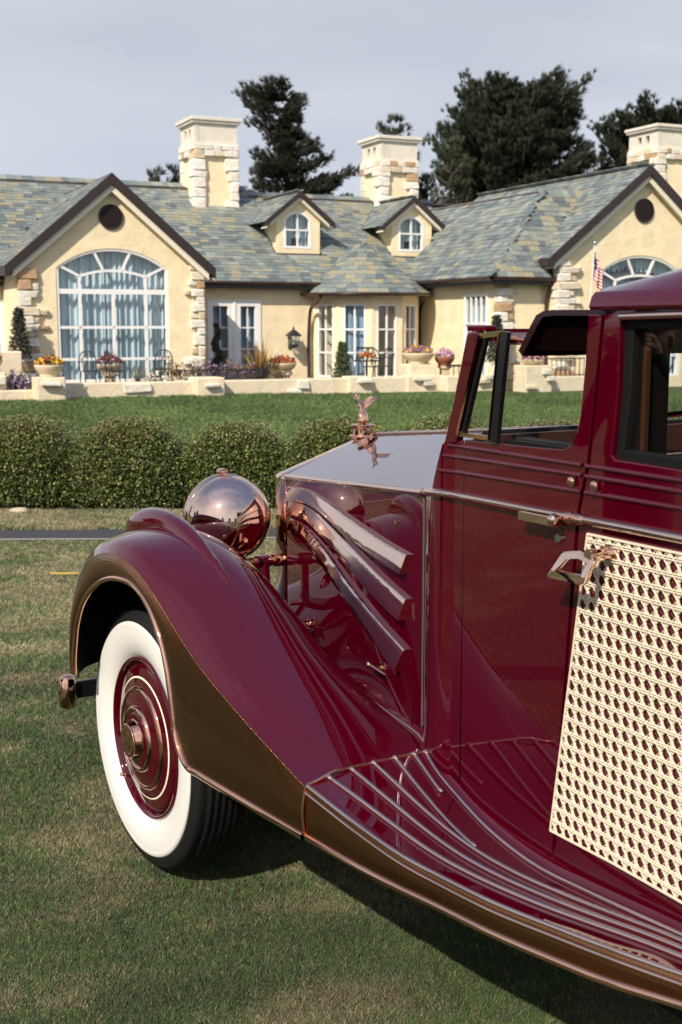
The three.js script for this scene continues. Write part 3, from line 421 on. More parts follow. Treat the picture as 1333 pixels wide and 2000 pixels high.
for (const g of gables) { // dark verge boards over pale rakes
  const e = g.ridge - g.slope * g.half, d = g.dormer ? 0.6 : 1, A = Math.atan(g.slope), c = 1 / Math.cos(A), t1 = 0.20 * d * c, t2 = 0.33 * d * c, s0 = 0.065;
  const band = (o0, o1, ext, z0, z1) => { const h = g.half + ext, f = (x, o) => g.ridge + s0 - g.slope * Math.abs(x) - o; return slab([[g.cx - h, f(h, o1)], [g.cx - h, f(h, o0)], [g.cx, f(0, o0)], [g.cx + h, f(h, o0)], [g.cx + h, f(h, o1)], [g.cx, f(0, o1)]], [], z1 - z0, 0.006).translate(0, 0, z1); };
  part('verge_board', band(0, t1, 0.04, g.f - 0.02, g.f + 0.04), MAT.brown, house);
  part('rake_board', band(t1 + 0.004, t2, -0.12, g.f - 0.12, g.f - 0.03), MAT.rake, house);
  part('soffit', [quad(E3(g.cx, g.ridge - t1, g.f - 0.02), E3(g.cx - g.half, e - t1, g.f - 0.02), E3(g.cx - g.half, e - t1, g.f - 0.5), E3(g.cx, g.ridge - t1, g.f - 0.5)), quad(E3(g.cx, g.ridge - t1, g.f - 0.02), E3(g.cx + g.half, e - t1, g.f - 0.02), E3(g.cx + g.half, e - t1, g.f - 0.5), E3(g.cx, g.ridge - t1, g.f - 0.5))], MAT.rake, house);
  if (!g.dormer) part('eave_board', [boxAB(g.cx - g.half - 0.06, g.cx - g.half, e - 0.2, e + 0.01, g.cx > 10 ? -0.8 : EAVE, g.f - 0.03), boxAB(g.cx + g.half, g.cx + g.half + 0.06, e - 0.2, e + 0.01, g.cx > 10 ? -3 : EAVE, g.f - 0.03)], MAT.brown, house);
  else { // dormer walls and window
    const z = -5.08, x0 = g.cx - 0.66, x1 = g.cx + 0.66, yb = 3.66, wc = g.cx - 0.02, hole = [[wc - 0.40, 3.80], [wc + 0.40, 3.80], ...arcPts(wc - 0.40, wc + 0.40, 4.55, 0.26, 10)];
    const yE = g.ridge - g.slope * 0.66 - 0.1;
    part('dormer_wall', [slab([[x0, yb], [x1, yb], [x1, yE], [g.cx, g.ridge - 0.12], [x0, yE]], [hole], 0.15).translate(0, 0, z), quad(E3(x0, yb, z - 0.15), E3(x0, yE, z - 0.15), E3(x0, yE, -7.2), E3(x0, mainY(-7.2), -7.2)), quad(E3(x1, yb, z - 0.15), E3(x1, yE, z - 0.15), E3(x1, yE, -7.2), E3(x1, mainY(-7.2), -7.2))], MAT.stucco, house);
    part('flashing', boxAB(x0 - 0.04, x1 + 0.04, yb - 0.09, yb - 0.01, z - 0.1, z + 0.06), MAT.gutter, house);
    gridWindow([wc, 3.79, z - 0.02], 0, 0.84, 0.77, 2, 2, 0.07, 0.045, [[-0.36, -0.02, 0.3, 1.05, -0.2, MAT.curtain, 760 + g.cx, 3], [0.0, 0.36, 0.3, 1.05, -0.21, MAT.curtain, 770 + g.cx, 3], [-0.38, -0.12, 0.02, 0.5, -0.22, MAT.curtain, 764 + g.cx, 2], [0.14, 0.38, 0.02, 0.5, -0.22, MAT.curtain, 767 + g.cx, 2]], 0.26);
    part('dormer_back', boxAB(x0, x1, yb, yE, -6.0, -5.95), MAT.room, house);
  }
}
// chimneys: stucco stack, ragged stone corners, stone band, vented cap with a slab
function chimney(x0, x1, zf, depth, y0, y1, seed) {
  const c = part('chimney', boxAB(x0 + 0.06, x1 - 0.06, y0 - 1.2, y1 - 0.85, zf - depth + 0.06, zf - 0.06), MAT.stucco, house), w = x1 - x0, xm = (x0 + x1) / 2, zm = zf - depth / 2;
  const holes = [[-0.30, 0.16], [0.10, 0.16]].map(([z, y]) => [[z, y], [z + 0.2, y], [z + 0.2, y + 0.22], [z, y + 0.22]]);
  part('vented_top', [slab([[-depth / 2, 0], [depth / 2, 0], [depth / 2, 0.56], [-depth / 2, 0.56]], holes, 0.12).rotateY(-Math.PI / 2).translate(x0 + 0.03, y1 - 0.66, zm), boxAB(x0 + 0.16, x1 - 0.03, y1 - 0.66, y1 - 0.10, zf - 0.15, zf - 0.01), boxAB(x0 + 0.16, x1 - 0.03, y1 - 0.66, y1 - 0.10, zf - depth + 0.01, zf - depth + 0.12), boxAB(x1 - 0.15, x1 - 0.031, y1 - 0.66, y1 - 0.10, zf - depth + 0.13, zf - 0.16)], MAT.cap, c);
  part('slab', [boxAB(x0 - 0.06, x1 + 0.06, y1 - 0.14, y1 - 0.07, zf - depth - 0.06, zf + 0.06, 0.012), boxAB(x0 - 0.10, x1 + 0.10, y1 - 0.068, y1 + 0.03, zf - depth - 0.10, zf + 0.10, 0.015)], MAT.cap, c);
  part('ledge', boxAB(x0 - 0.02, x1 + 0.02, y1 - 0.735, y1 - 0.664, zf - depth - 0.02, zf + 0.02, 0.012), MAT.cap, c);
  for (let k = 0; k < 2; k++) { const y = y1 - 0.80 - 0.17 * k, h = 0.165; for (let x = x0; x < x1 - 0.05;) { const ww = Math.min(0.18 + 0.22 * rs(), x1 - x); stone(c, x + ww / 2, y, zf - 0.02, ww, h, 0.16, k ? 0.35 : 0.7); x += ww; } for (let z = zf - depth; z < zf - 0.05;) { const ww = Math.min(0.18 + 0.22 * rs(), zf - z); stone(c, x0 + 0.02, y, z + ww / 2, 0.16, h, ww, k ? 0.35 : 0.7); z += ww; } }
  for (let y = y0 - 0.9; y < y1 - 1.08;) { const h = 0.17 + 0.2 * rs(); stone(c, x0 + 0.12 + 0.05 * rs(), y + h / 2, zf - 0.13, 0.36 + 0.14 * rs(), h, 0.36, 0.85); y += h; }
  for (let y = y0 - 0.5; y < y1 - 1.08;) { const h = 0.17 + 0.2 * rs(), ww = 0.26 + 0.2 * rs(); stone(c, x1 - ww / 2 + 0.02, y + h / 2, zf - 0.08, ww, h, 0.24, 0.85); stone(c, x0 + 0.08, y + h / 2, zf - depth + 0.12, 0.22, h, 0.26, 0.85); y += h; }
}
chimney(2.16, 3.50, -7.15, 1.35, 5.0, 7.52, 1);
chimney(8.10, 9.42, -7.15, 1.35, 5.2, 7.36, 2);
chimney(17.05, 18.6, -5.2, 1.5, 5.4, 8.00, 3);

// ---------------------------------------------------------------- terrace wall, planters, furniture, plants
{
  const t = thing('terrace_wall', 'low cream terrace wall with square piers and set-in stones', 'wall', HQ, HT);
  part('wall_body', [boxAB(-3.38, 6.36, -0.1, 0.37, -0.34, 0, 0.03), boxAB(6.30, 8.05, -0.1, 0.39, 0.02, 0.38, 0.03).rotateY(0), boxAB(-5.2, -3.98, -0.1, 0.26, -0.1, 0.22, 0.03), boxAB(8.0, 11.5, -0.1, 0.36, 0.95, 1.3, 0.03)], MAT.wall, t);
  const pier = (x0, x1, z0, z1, y) => part('pier', rbox(x1 - x0, y + 0.1, z1 - z0, 0.035, (x0 + x1) / 2, (y - 0.1) / 2, (z0 + z1) / 2, 3), MAT.wall, t);
  pier(-4.0, -3.36, 0.05, 0.62, 0.54); pier(-0.28, 0.40, -0.38, 0.34, 0.46); pier(3.70, 4.32, -0.36, 0.14, 0.41); pier(-5.35, -4.55, -0.55, 0.10, 0.66); pier(-4.62, -4.02, -1.35, -0.85, 1.08); pier(5.50, 6.28, -0.72, -0.12, 0.68); pier(7.95, 8.75, 0.85, 1.45, 0.66); pier(5.35, 6.45, -0.30, 0.06, 0.40);
  const st = (x, y, z, w, h, d, p = 0.9) => stone(t, x, y, z, w, h, d, p);
  st(-3.70, 0.40, 0.64, 0.42, 0.07, 0.26); st(-3.30, 0.18, 0.22, 0.18, 0.3, 0.3); st(-1.60, 0.24, 0.0, 0.62, 0.22, 0.12); st(0.07, 0.28, 0.36, 0.34, 0.07, 0.2); st(2.52, 0.24, -0.01, 0.30, 0.22, 0.16); st(2.28, 0.08, -0.01, 0.36, 0.1, 0.16, 0.6); st(4.10, 0.30, 0.17, 0.36, 0.09, 0.24); st(5.75, 0.30, 0.07, 0.5, 0.07, 0.2, 0.6); st(5.92, 0.20, 0.07, 0.30, 0.12, 0.18, 0.3); st(-4.72, 0.48, 0.12, 0.32, 0.2, 0.2); st(-5.05, 0.30, 0.12, 0.3, 0.08, 0.2, 0.2); st(7.55, 0.34, 0.40, 0.42, 0.1, 0.22, 0.4); st(7.35, 0.24, 0.40, 0.36, 0.1, 0.2); st(8.55, 0.50, 1.46, 0.26, 0.14, 0.2); st(8.66, 0.33, 1.46, 0.22, 0.12, 0.2); st(8.1, 0.12, 1.46, 0.3, 0.08, 0.2, 0.3);
  structure('terrace', new THREE.BoxGeometry(20, 0.2, 3.6).translate(2.0, 0.09, -2.2), std(rgb(0.36, 0.30, 0.22), 0.95, { map: T.plaster })).position.set(...HQ);
  scene.children.at(-1).rotation.y = HT;
}
function blossom(n, R, hgt, cols, seed, size = 0.035, spike = 0) { // a mound of small leaves and flower heads, coloured per vertex
  const r = rng(seed), gs = [];
  for (let i = 0; i < n; i++) {
    const a = r() * 6.283, d = R * Math.sqrt(r()), y = hgt * (1 - 0.6 * (d / R) ** 2) * (0.35 + 0.65 * r()), c = cols[(r() * cols.length) | 0], k = 0.75 + 0.5 * r(), s = size * (0.6 + 0.8 * r());
    const g = c[3] ? new THREE.IcosahedronGeometry(s, 0) : leafGeo.clone().scale(s * 2.2, s * 2.2, s * 3);
    if (!c[3]) g.rotateX(-r() * 1.5).rotateY(r() * 6.283); g.translate(d * Math.cos(a), y + (c[3] ? 0.02 : 0), d * Math.sin(a));
    gs.push(tint(metric(g), c[0] * k, c[1] * k, c[2] * k));
  }
  for (let i = 0; i < spike; i++) { const a = r() * 6.283, b = 0.25 + 0.5 * r(), L = hgt * (1.4 + 0.9 * r()); gs.push(tint(metric(leafGeo.clone().scale(0.05, 0.05, L).rotateX(-1.57 + b * 0.9).rotateY(a)), 0.22 * (0.7 + r() * 0.6), 0.06, 0.07)); }
  return merge(gs);
}
const G1 = [0.04, 0.07, 0.02, 0], G2 = [0.07, 0.10, 0.03, 0], YEL = [0.66, 0.40, 0.03, 1], RED = [0.22, 0.035, 0.035, 1], DKR = [0.14, 0.04, 0.035, 0], ORG = [0.50, 0.15, 0.03, 1], PUR = [0.20, 0.13, 0.26, 1], PNK = [0.50, 0.29, 0.38, 1], WHT = [0.65, 0.6, 0.55, 1], RST = [0.24, 0.10, 0.05, 0];
const bowlGeo = (R, h) => metric(mergeVertices(new THREE.LatheGeometry([[0, 0], [R * 0.62, 0], [R * 0.66, h * 0.08], [R * 0.62, h * 0.16], [R * 0.66, h * 0.24], [R * 0.86, h * 0.5], [R * 0.96, h * 0.72], [R * 0.98, h * 0.84], [R, h * 0.87], [R, h * 0.97], [R * 0.97, h], [R * 0.90, h], [R * 0.86, h * 0.86], [0, h * 0.84]].map(([x, y]) => new THREE.Vector2(x, y)), 36)));
function planter(label, a, y, b, R, h, cols, n, seed, hgt = 0.16, mat = MAT.bowl, foot = 0, spike = 0) {
  const t = thing('planter', label, 'planter', hw(a, y, b), HT + seed, 'flower bowls along the terrace');
  part('bowl', bowlGeo(R, h), mat, t); part('soil', new THREE.CircleGeometry(R * 0.88, 20).rotateX(-Math.PI / 2).translate(0, h * 0.9, 0), MAT.room, t);
  part('flowers', blossom(n, R * 0.92, hgt, cols, seed, 0.032, spike).translate(0, h * 0.88, 0), MAT.vert, t);
  if (foot) part('pedestal', [rbox(R * 1.0, foot, R * 0.7, 0.02, 0, -foot / 2, 0), rbox(R * 1.3, 0.07, R, 0.015, 0, -0.035, 0)], MAT.bowl, t);
  delete t.userData.group; return t;
}
planter('cream bowl of yellow and dark red flowers on the left square pier', -3.66, 0.54, 0.32, 0.32, 0.27, [G1, G2, DKR, DKR, RED, YEL, YEL], 420, 31, 0.20);
planter('cream bowl of mixed flowers cut by the left edge', -4.92, 0.66, -0.2, 0.36, 0.27, [G1, G2, RST, ORG, PUR, YEL], 420, 32, 0.24);
planter('bowl of pink and spiky red plants before the big arched window', -1.98, 0.55, -1.0, 0.30, 0.21, [G1, RED, PNK, DKR, RST], 320, 33, 0.22, MAT.bowl, 0.34, 26);
planter('cream bowl of orange and red flowers under the wall lamp', 2.78, 0.45, -2.0, 0.36, 0.25, [G1, RST, RED, ORG, DKR], 420, 34, 0.17, MAT.bowl, 0.24);
planter('wide cream bowl of yellow and violet flowers on the block right of the bay', 5.88, 0.68, -0.38, 0.41, 0.28, [G1, G2, YEL, PUR, RST, ORG, PUR], 560, 35, 0.2);
planter('terracotta pot of pink blossoms beside the wide cream bowl', 6.66, 0.62, -0.4, 0.26, 0.22, [G2, PNK, PNK, PNK, PUR], 420, 36, 0.22, MAT.terracotta, 0.4);
planter('low bowl of red flowers on the pier seen through the car windows', 8.35, 0.66, 1.15, 0.30, 0.10, [G1, G2, RED, PNK, RST], 380, 37, 0.26, MAT.bowl, 0, 20);
function plantTuft(name, label, cat, a, y, b, n, L, w, cols, seed) {
  const t = thing(name, label, cat, hw(a, y, b), 0), r = rng(seed), gs = [];
  for (let i = 0; i < n; i++) { const az = r() * 6.283, el = 0.25 + 1.2 * r(), l = L * (0.55 + 0.5 * r()), c = cols[(r() * cols.length) | 0], rows = []; for (let k = 0; k <= 5; k++) { const s = k / 5, x = l * s * Math.cos(el), yy = l * s * Math.sin(el) - 0.22 * l * s * s * Math.cos(el), ww = w * (1 - s * s * 0.95) * 0.5; rows.push([V(x, yy, -ww), V(x, yy + 0.004, 0), V(x, yy, ww)]); } gs.push(tint(metric(loft(rows)).rotateY(az), c[0], c[1], c[2])); }
  part('leaves', gs, MAT.vert, t); return t;
}
plantTuft('spiky_plant', 'orange and bronze sword-leaved plant left of the wall lamp', 'plant', 1.98, 0.3, -1.5, 150, 1.15, 0.05, [[0.36, 0.20, 0.04], [0.28, 0.13, 0.04], [0.40, 0.28, 0.07], [0.16, 0.12, 0.04]], 51);
plantTuft('spiky_plant', 'thin dry stems beside the bowl in front of the arched window', 'plant', -1.35, 0.3, -0.9, 40, 0.7, 0.02, [[0.2, 0.17, 0.07], [0.12, 0.13, 0.05], [0.25, 0.16, 0.07]], 52);
function flowerBed(label, a0, a1, y, b, cols, seed, n, h) { const t = thing('flower_bush', label, 'flowering plant', hw((a0 + a1) / 2, y, b), HT), r = rng(seed), gs = []; const k = Math.max(2, Math.round((a1 - a0) / 0.28)); for (let i = 0; i < k; i++) gs.push(blossom(n, 0.24, h * (0.7 + 0.5 * r()), cols, seed + i, 0.032).translate(lerp(a0, a1, (i + 0.5) / k) - (a0 + a1) / 2, 0, 0.1 * (r() - 0.5))); part('blossoms', gs, MAT.vert, t); return t; }
flowerBed('violet flowering bush growing behind the long iron bench', 0.0, 1.75, 0.25, -1.1, [G1, PUR, RST, RST, G2, G1], 61, 120, 0.58);
flowerBed('brownish shrub at the left end of the iron bench', -0.75, -0.2, 0.3, -0.9, [G1, RST, DKR, RST], 62, 130, 0.62);
flowerBed('low greenish plants behind the terrace wall before the arched window', -1.1, -0.7, 0.25, -0.6, [G1, G2, RST, WHT], 63, 100, 0.4);
flowerBed('small violet flowers between the two left piers', -4.4, -4.0, 0.1, -0.2, [G1, G2, PUR], 64, 140, 0.55);
function topiary(label, a, y, b, kind, seed) {
  const t = thing('topiary', label, 'topiary', hw(a, y, b), 0), r = rng(seed), mats = [], cols = [], q = new THREE.Quaternion(), e = new THREE.Euler(), H = kind === 'spiral' ? 1.35 : kind === 'cone' ? 0.95 : 1.15;
  part('stem', tube([[0, 0, 0], [0.02, H * 0.5, 0.01], [0, H * 0.95, 0]], 0.02, 12, 6), MAT.bark, t);
  for (let i = 0; i < 2200; i++) { const s = r(), y0 = s * H, R = kind === 'spiral' ? 0.22 * (1 - 0.75 * s) : 0.30 * (1 - 0.75 * s) , a0 = kind === 'spiral' ? s * 15 + (r() - 0.5) * 2.0 : r() * 6.283, d = R * Math.sqrt(r()); mats.push(M4(V(d * Math.cos(a0), y0 + 0.05, d * Math.sin(a0)), q.setFromEuler(e.set(r() * 3, r() * 6, r() * 3)).clone(), V(0.07, 0.07, 0.07))); const k = 0.6 + 0.8 * r(), c = kind === 'cone' ? [0.05, 0.075, 0.025] : kind === 'spiral' ? [0.075, 0.062, 0.035] : [0.028, 0.03, 0.02]; cols.push(rgb(c[0] * k, c[1] * k, c[2] * k)); }
  instanced('foliage', leafGeo, std(0xffffff, 0.7), mats, cols, t); return t;
}
topiary('brown twisted spiral topiary before the french doors', 1.18, 0.3, -2.5, 'spiral', 71);
topiary('small green conical bush beside the bay window', 4.62, 0.2, -2.3, 'cone', 72);
topiary('dark bushy topiary left of the big gable', -3.95, 0.85, -1.5, 'bush', 73);
topiary('dark loose shrub rising behind the windscreen visor of the car', 7.35, 0.7, 1.0, 'bush', 74);
{ // iron furniture
  const bench = thing('garden_bench', 'long black iron bench with a pierced back behind the terrace wall', 'bench', hw(0.68, 0.2, -0.6), HT), rails = [];
  const bk = []; for (let k = 0; k <= 12; k++) bk.push([lerp(-1.17, 1.02, k / 12), 0.40, 0]); for (let k = 1; k <= 6; k++) bk.push([1.02 + 0.14 * Math.sin(k / 6 * 1.57), 0.26 + 0.14 * Math.cos(k / 6 * 1.57), 0]);
  part('back_rail', [tube(bk, 0.018, 60, 6), tube([[-1.17, 0.2, 0], [0, 0.2, 0], [1.15, 0.2, 0]], 0.012, 10, 6)], MAT.iron, bench);
  for (let k = 0; k < 40; k++) { const x = lerp(-1.15, 1.1, k / 39); rails.push(bar([x, 0.2, 0], [x + 0.07, 0.39, 0], 0.012, 0.008), bar([x + 0.07, 0.2, 0.004], [x, 0.39, 0.004], 0.012, 0.008)); }
  part('back_lattice', rails, MAT.iron, bench); part('seat', boxAB(-1.15, 1.15, 0.12, 0.15, 0.02, 0.42), MAT.iron, bench);
  for (const x of [-1.1, 1.1]) for (const z of [0, 0.4]) part('leg', rod([x, 0, z], [x, 0.14, z], 0.016, 6), MAT.iron, bench);
  function chair(label, a, b, turn) {
    const t = thing('iron_chair', label, 'chair', hw(a, 0.19, b), HT + turn);
    part('seat', metric(new THREE.CylinderGeometry(0.2, 0.2, 0.02, 20).translate(0, 0.42, 0)), MAT.iron, t);
    part('backrest', [tube([[-0.19, 0.42, -0.17], [-0.2, 0.7, -0.2], [-0.12, 0.85, -0.21], [0, 0.89, -0.21], [0.12, 0.85, -0.21], [0.2, 0.7, -0.2], [0.19, 0.42, -0.17]], 0.014, 40, 6), ...[-0.1, 0, 0.1].map((x) => tube([[x, 0.42, -0.18], [x * 1.2, 0.65, -0.2], [x * 0.6, 0.87, -0.21]], 0.009, 12, 5))], MAT.iron, t);
    for (const [x, z] of [[-0.16, 0.15], [0.16, 0.15], [-0.17, -0.16], [0.17, -0.16]]) part('leg', rod([x, 0.42, z], [x * 1.15, 0, z * 1.15], 0.013, 6), MAT.iron, t);
    part('armrest', [tube([[-0.19, 0.62, -0.19], [-0.22, 0.64, 0], [-0.2, 0.6, 0.16], [-0.18, 0.42, 0.15]], 0.011, 16, 5), tube([[0.19, 0.62, -0.19], [0.22, 0.64, 0], [0.2, 0.6, 0.16], [0.18, 0.42, 0.15]], 0.011, 16, 5)], MAT.iron, t); return t;
  }
  chair('black iron chair left of the bowl before the arched window', -2.5, -0.75, 2.6); chair('black iron chair turned sideways beside the spiky red bowl', -1.95, -0.55, 1.7); chair('black iron chair behind the wall right of the arched window', -0.55, -1.5, 3.0); chair('black iron chair in front of the bay window', 4.75, -0.9, 2.9); chair('black iron chair next to the wide cream flower bowl', 5.15, -1.0, 3.6);
  const tb = thing('iron_table', 'small round iron table in front of the bay', 'table', hw(4.95, 0.19, -1.5), HT); part('table_top', metric(new THREE.CylinderGeometry(0.36, 0.36, 0.03, 28).translate(0, 0.55, 0)), MAT.iron, tb); part('stand', [rod([0, 0, 0], [0, 0.55, 0], 0.03, 8), metric(new THREE.CylinderGeometry(0.18, 0.22, 0.03, 20).translate(0, 0.015, 0))], MAT.iron, tb);
  const tb2 = thing('iron_table', 'black iron table at the right end of the flower bowls', 'table', hw(6.95, 0.25, -0.1), HT); part('table_top', boxAB(-0.35, 0.35, 0.36, 0.40, -0.25, 0.25, 0.008), MAT.iron, tb2); for (const x of [-0.3, -0.15, 0, 0.15, 0.3]) part('leg', rod([x, 0, 0.2], [x, 0.36, 0.2], 0.013, 6), MAT.iron, tb2);
  const fb = thing('flower_stand', 'black iron flower stand holding orange blossoms before the bay', 'flower stand', hw(4.95, 0.74, -1.5), HT); part('basket', [boxAB(-0.24, 0.24, 0, 0.02, -0.1, 0.1), ...[-0.24, -0.08, 0.08, 0.24].map((x) => box(0.014, 0.34, 0.014, x, 0.17, -0.1)), box(0.5, 0.05, 0.016, 0, 0.33, -0.1), box(0.5, 0.02, 0.015, 0, 0.2, -0.102)], MAT.iron, fb); part('blossoms', [blossom(150, 0.2, 0.15, [G1, ORG, ORG, RED, ORG], 81, 0.03).translate(0.02, 0.06, 0), blossom(40, 0.2, 0.1, [WHT, WHT, G2], 82, 0.03).translate(0, -0.06, 0.08)], MAT.vert, fb);
  const rl = thing('iron_railing', 'black iron railing right of the pier, seen through the front door window', 'railing', hw(9.6, 0.36, 1.12), HT); for (let k = 0; k <= 14; k++) part('baluster', rod([lerp(-0.8, 1.2, k / 14), 0, 0], [lerp(-0.8, 1.2, k / 14), 0.44, 0], 0.011, 6), MAT.iron, rl); part('top_rail', boxAB(-0.82, 1.22, 0.44, 0.47, -0.02, 0.02), MAT.iron, rl);
  // wall lamp by the doors
  const lp = thing('wall_lamp', 'dark metal lantern on the wall right of the french doors', 'wall lamp', hw(3.80, 1.05, -3.72), HT);
  part('cage', [...[[-1, -1], [1, -1], [1, 1], [-1, 1]].map(([x, z]) => rod([0.09 * x, 0.1, 0.09 * z], [0.125 * x, 0.34, 0.125 * z], 0.012, 5)), boxAB(-0.11, 0.11, 0.03, 0.09, -0.11, 0.11, 0.01), boxAB(-0.07, 0.07, 0.0, 0.03, -0.07, 0.07, 0.008)], MAT.iron, lp);
  part('hood', [metric(new THREE.CylinderGeometry(0.06, 0.24, 0.14, 4, 1).rotateY(Math.PI / 4).translate(0, 0.41, 0)), metric(new THREE.CylinderGeometry(0.235, 0.235, 0.03, 4, 1).rotateY(Math.PI / 4).translate(0, 0.325, 0)), metric(new THREE.SphereGeometry(0.035, 12, 8).translate(0, 0.52, 0)), rod([0, 0.47, 0], [0, 0.6, 0], 0.016, 6, 0.004)], MAT.iron, lp);
  part('pane', [[0, 0.105], [Math.PI / 2, 0.105], [Math.PI, 0.105], [-Math.PI / 2, 0.105]].map(([a, d]) => new THREE.PlaneGeometry(0.19, 0.22).rotateX(-0.14).translate(0, 0.21, d).rotateY(a)), MAT.houseGlass, lp);
  part('candle', rod([0, 0.09, 0], [0, 0.22, 0], 0.03, 8), std(rgb(0.5, 0.46, 0.38), 0.7), lp); part('bracket', [boxAB(-0.05, 0.05, -0.05, 0.3, -0.30, -0.26, 0.008), tube([[0, 0.02, -0.27], [0, -0.04, -0.14], [0, 0.02, 0]], 0.016, 12, 6)], MAT.iron, lp);
  // flag
  const fp = thing('flagpole', 'slim white flagpole with ball tip and drooping striped flag before the right gable', 'flag', hw(9.86, 0.6, 1.5), HT);
  part('pole', rod([-0.16, 0, 0], [0.02, 3.06, 0], 0.016, 8, 0.012), MAT.white, fp); part('finial', metric(new THREE.SphereGeometry(0.055, 14, 10).translate(0.022, 3.11, 0)), phys(rgb(0.7, 0.7, 0.72), 0.15, { metalness: 1 }), fp);
  const S = document.createElement('canvas'); S.width = 260; S.height = 140; const g = S.getContext('2d'); for (let k = 0; k < 13; k++) { g.fillStyle = k % 2 ? '#e9e6e2' : '#a3202f'; g.fillRect(0, k * 140 / 13, 260, 140 / 13 + 1); } g.fillStyle = '#22305f'; g.fillRect(0, 0, 106, 76); g.fillStyle = '#f2f2f2'; for (let r = 0; r < 9; r++) for (let c = 0; c < (r % 2 ? 5 : 6); c++) { g.beginPath(); for (let k = 0; k < 10; k++) { const a = k * Math.PI / 5 - Math.PI / 2, q = k % 2 ? 1.3 : 3.2; g.lineTo(9 + c * 17.5 + (r % 2 ? 8.7 : 0) + q * Math.cos(a), 8 + r * 7.5 + q * Math.sin(a)); } g.fill(); }
  const ft = new THREE.CanvasTexture(S); ft.colorSpace = THREE.SRGBColorSpace;
  const rows = [], uv = []; for (let i = 0; i <= 24; i++) { const row = []; for (let j = 0; j <= 14; j++) { const u = i / 24, v = j / 14; row.push(V(0.01 + 0.30 * u * (0.75 + 0.25 * v) - 0.03 * v * 1.0, 2.93 - 0.62 * v - 0.52 * u * (1 - 0.12 * v), 0.07 * Math.sin(u * 15 + v * 1.5) * (0.3 + u))); uv.push(u, 1 - v); } rows.push(row); }
  const fg = loft(rows); fg.setAttribute('uv', new THREE.Float32BufferAttribute(uv, 2)); part('flag', fg, std(0xffffff, 0.8, { map: ft }), fp);
}
// ---------------------------------------------------------------- trees behind the house
const sprig = (() => { const r = rng(17), gs = []; for (let i = 0; i < 20; i++) { const a = r() * 6.283, b = 1.57 - (0.12 + 0.75 * r()), L = 0.45 + 0.65 * r(); gs.push(leafGeo.clone().scale(0.15, 0.4, L).rotateX(-b).rotateY(a).translate(0, -0.25 + 0.3 * r(), 0)); } return merge(gs); })();
function tree(label, name, X, Z, H, outline, seed, opt = {}) { // outline: [height share, reach left, reach right] of the crown
  const t = thing(name, label, 'tree', [X, 0, Z]), r = rng(seed), tr = [], mats = [], cols = [], q = new THREE.Quaternion(), e = new THREE.Euler();
  const lean = opt.lean ?? 0, trunkX = (h) => lean * (h / H) ** 2 + 0.12 * Math.sin(h * 0.7 + seed);
  const path = []; for (let k = 0; k <= 8; k++) path.push(V(trunkX(H * 0.92 * k / 8), H * 0.92 * k / 8, 0.1 * Math.sin(k * 1.7)));
  const rows = resample(path, 20).map((p, i) => { const R = (opt.trunk ?? 0.3) * (1 - i / 21) + 0.03, row = []; for (let j = 0; j < 9; j++) { const a = j / 8 * 6.2832; row.push(V(p.x + R * Math.cos(a), p.y, p.z + R * Math.sin(a))); } return row; }); part('trunk', loft(rows), MAT.bark, t);
  const reach = (s, az) => { let i = 0; while (i < outline.length - 2 && outline[i + 1][0] < s) i++; const A = outline[i], B = outline[i + 1], k = clamp((s - A[0]) / (B[0] - A[0])), L = lerp(A[1], B[1], k), R = lerp(A[2], B[2], k), c = Math.cos(az); return lerp(L, R, (c + 1) / 2) * lerp(1, opt.flat ?? 0.8, Math.abs(Math.sin(az))); };
  const s0 = outline[0][0], n = opt.limbs ?? 90, up = opt.up ?? 0.25, layers = opt.layers;
  for (let i = 0; i < n; i++) {
    let s = s0 + (0.985 - s0) * ((i + r()) / n); if (layers) s = lerp(s, s0 + (0.985 - s0) * (Math.round(((s - s0) / (0.985 - s0)) * layers) / layers), 0.7);
    const az = r() * 6.283, L = reach(s, az) * (0.55 + 0.5 * r()) * (r() < 0.12 ? 1.18 : 1), y = s * H, x0 = trunkX(y), rise = L * up * (0.5 + r()) * (0.4 + 0.9 * s);
    const P = (u) => V(x0 + L * u * Math.cos(az), y - L * 0.10 * Math.sin(u * 3) + rise * (u * u * 1.1), L * u * Math.sin(az)); // dips, then lifts at the tip
    if (L > 0.4) tr.push(tube([P(0), P(0.35), P(0.7), P(0.96)], 0.035 + 0.012 * L, 8, 5));
    const c0 = Math.max(5, Math.round(L * (opt.dense ?? 9)));
    for (let k = 0; k < c0; k++) { const u = 0.22 + 0.80 * Math.sqrt((k + r()) / c0), p = P(u), sp = (opt.puff ?? 0.34) * (0.5 + 0.5 * Math.sin(Math.min(1, u) * 2.6)); p.x += (r() - 0.5) * sp * 1.5; p.z += (r() - 0.5) * sp * 1.5; p.y += (r() - 0.35) * sp * 0.75;
      const tg = P(Math.min(1, u + 0.1)).sub(P(Math.max(0, u - 0.1))).normalize().add(V((r() - 0.5) * 0.9, (opt.lift ?? 0.5) * (0.4 + r()), (r() - 0.5) * 0.9)).normalize(); q.setFromUnitVectors(V(0, 1, 0), tg); const sz = (opt.size ?? 0.5) * (0.5 + 0.7 * r()) * (u > 0.9 ? 0.8 : 1); mats.push(M4(p, q, V(sz, sz, sz))); const w = 0.65 + 0.7 * r(), c = opt.colour ?? [0.022, 0.032, 0.014]; cols.push(rgb(c[0] * w, c[1] * w, c[2] * w)); }
  }
  part('limbs', tr, MAT.bark, t); instanced('crown', sprig, std(0xffffff, 0.75), mats, cols, t); return t;
}
const px = (x, d) => (x - 667) / 2400 * d;
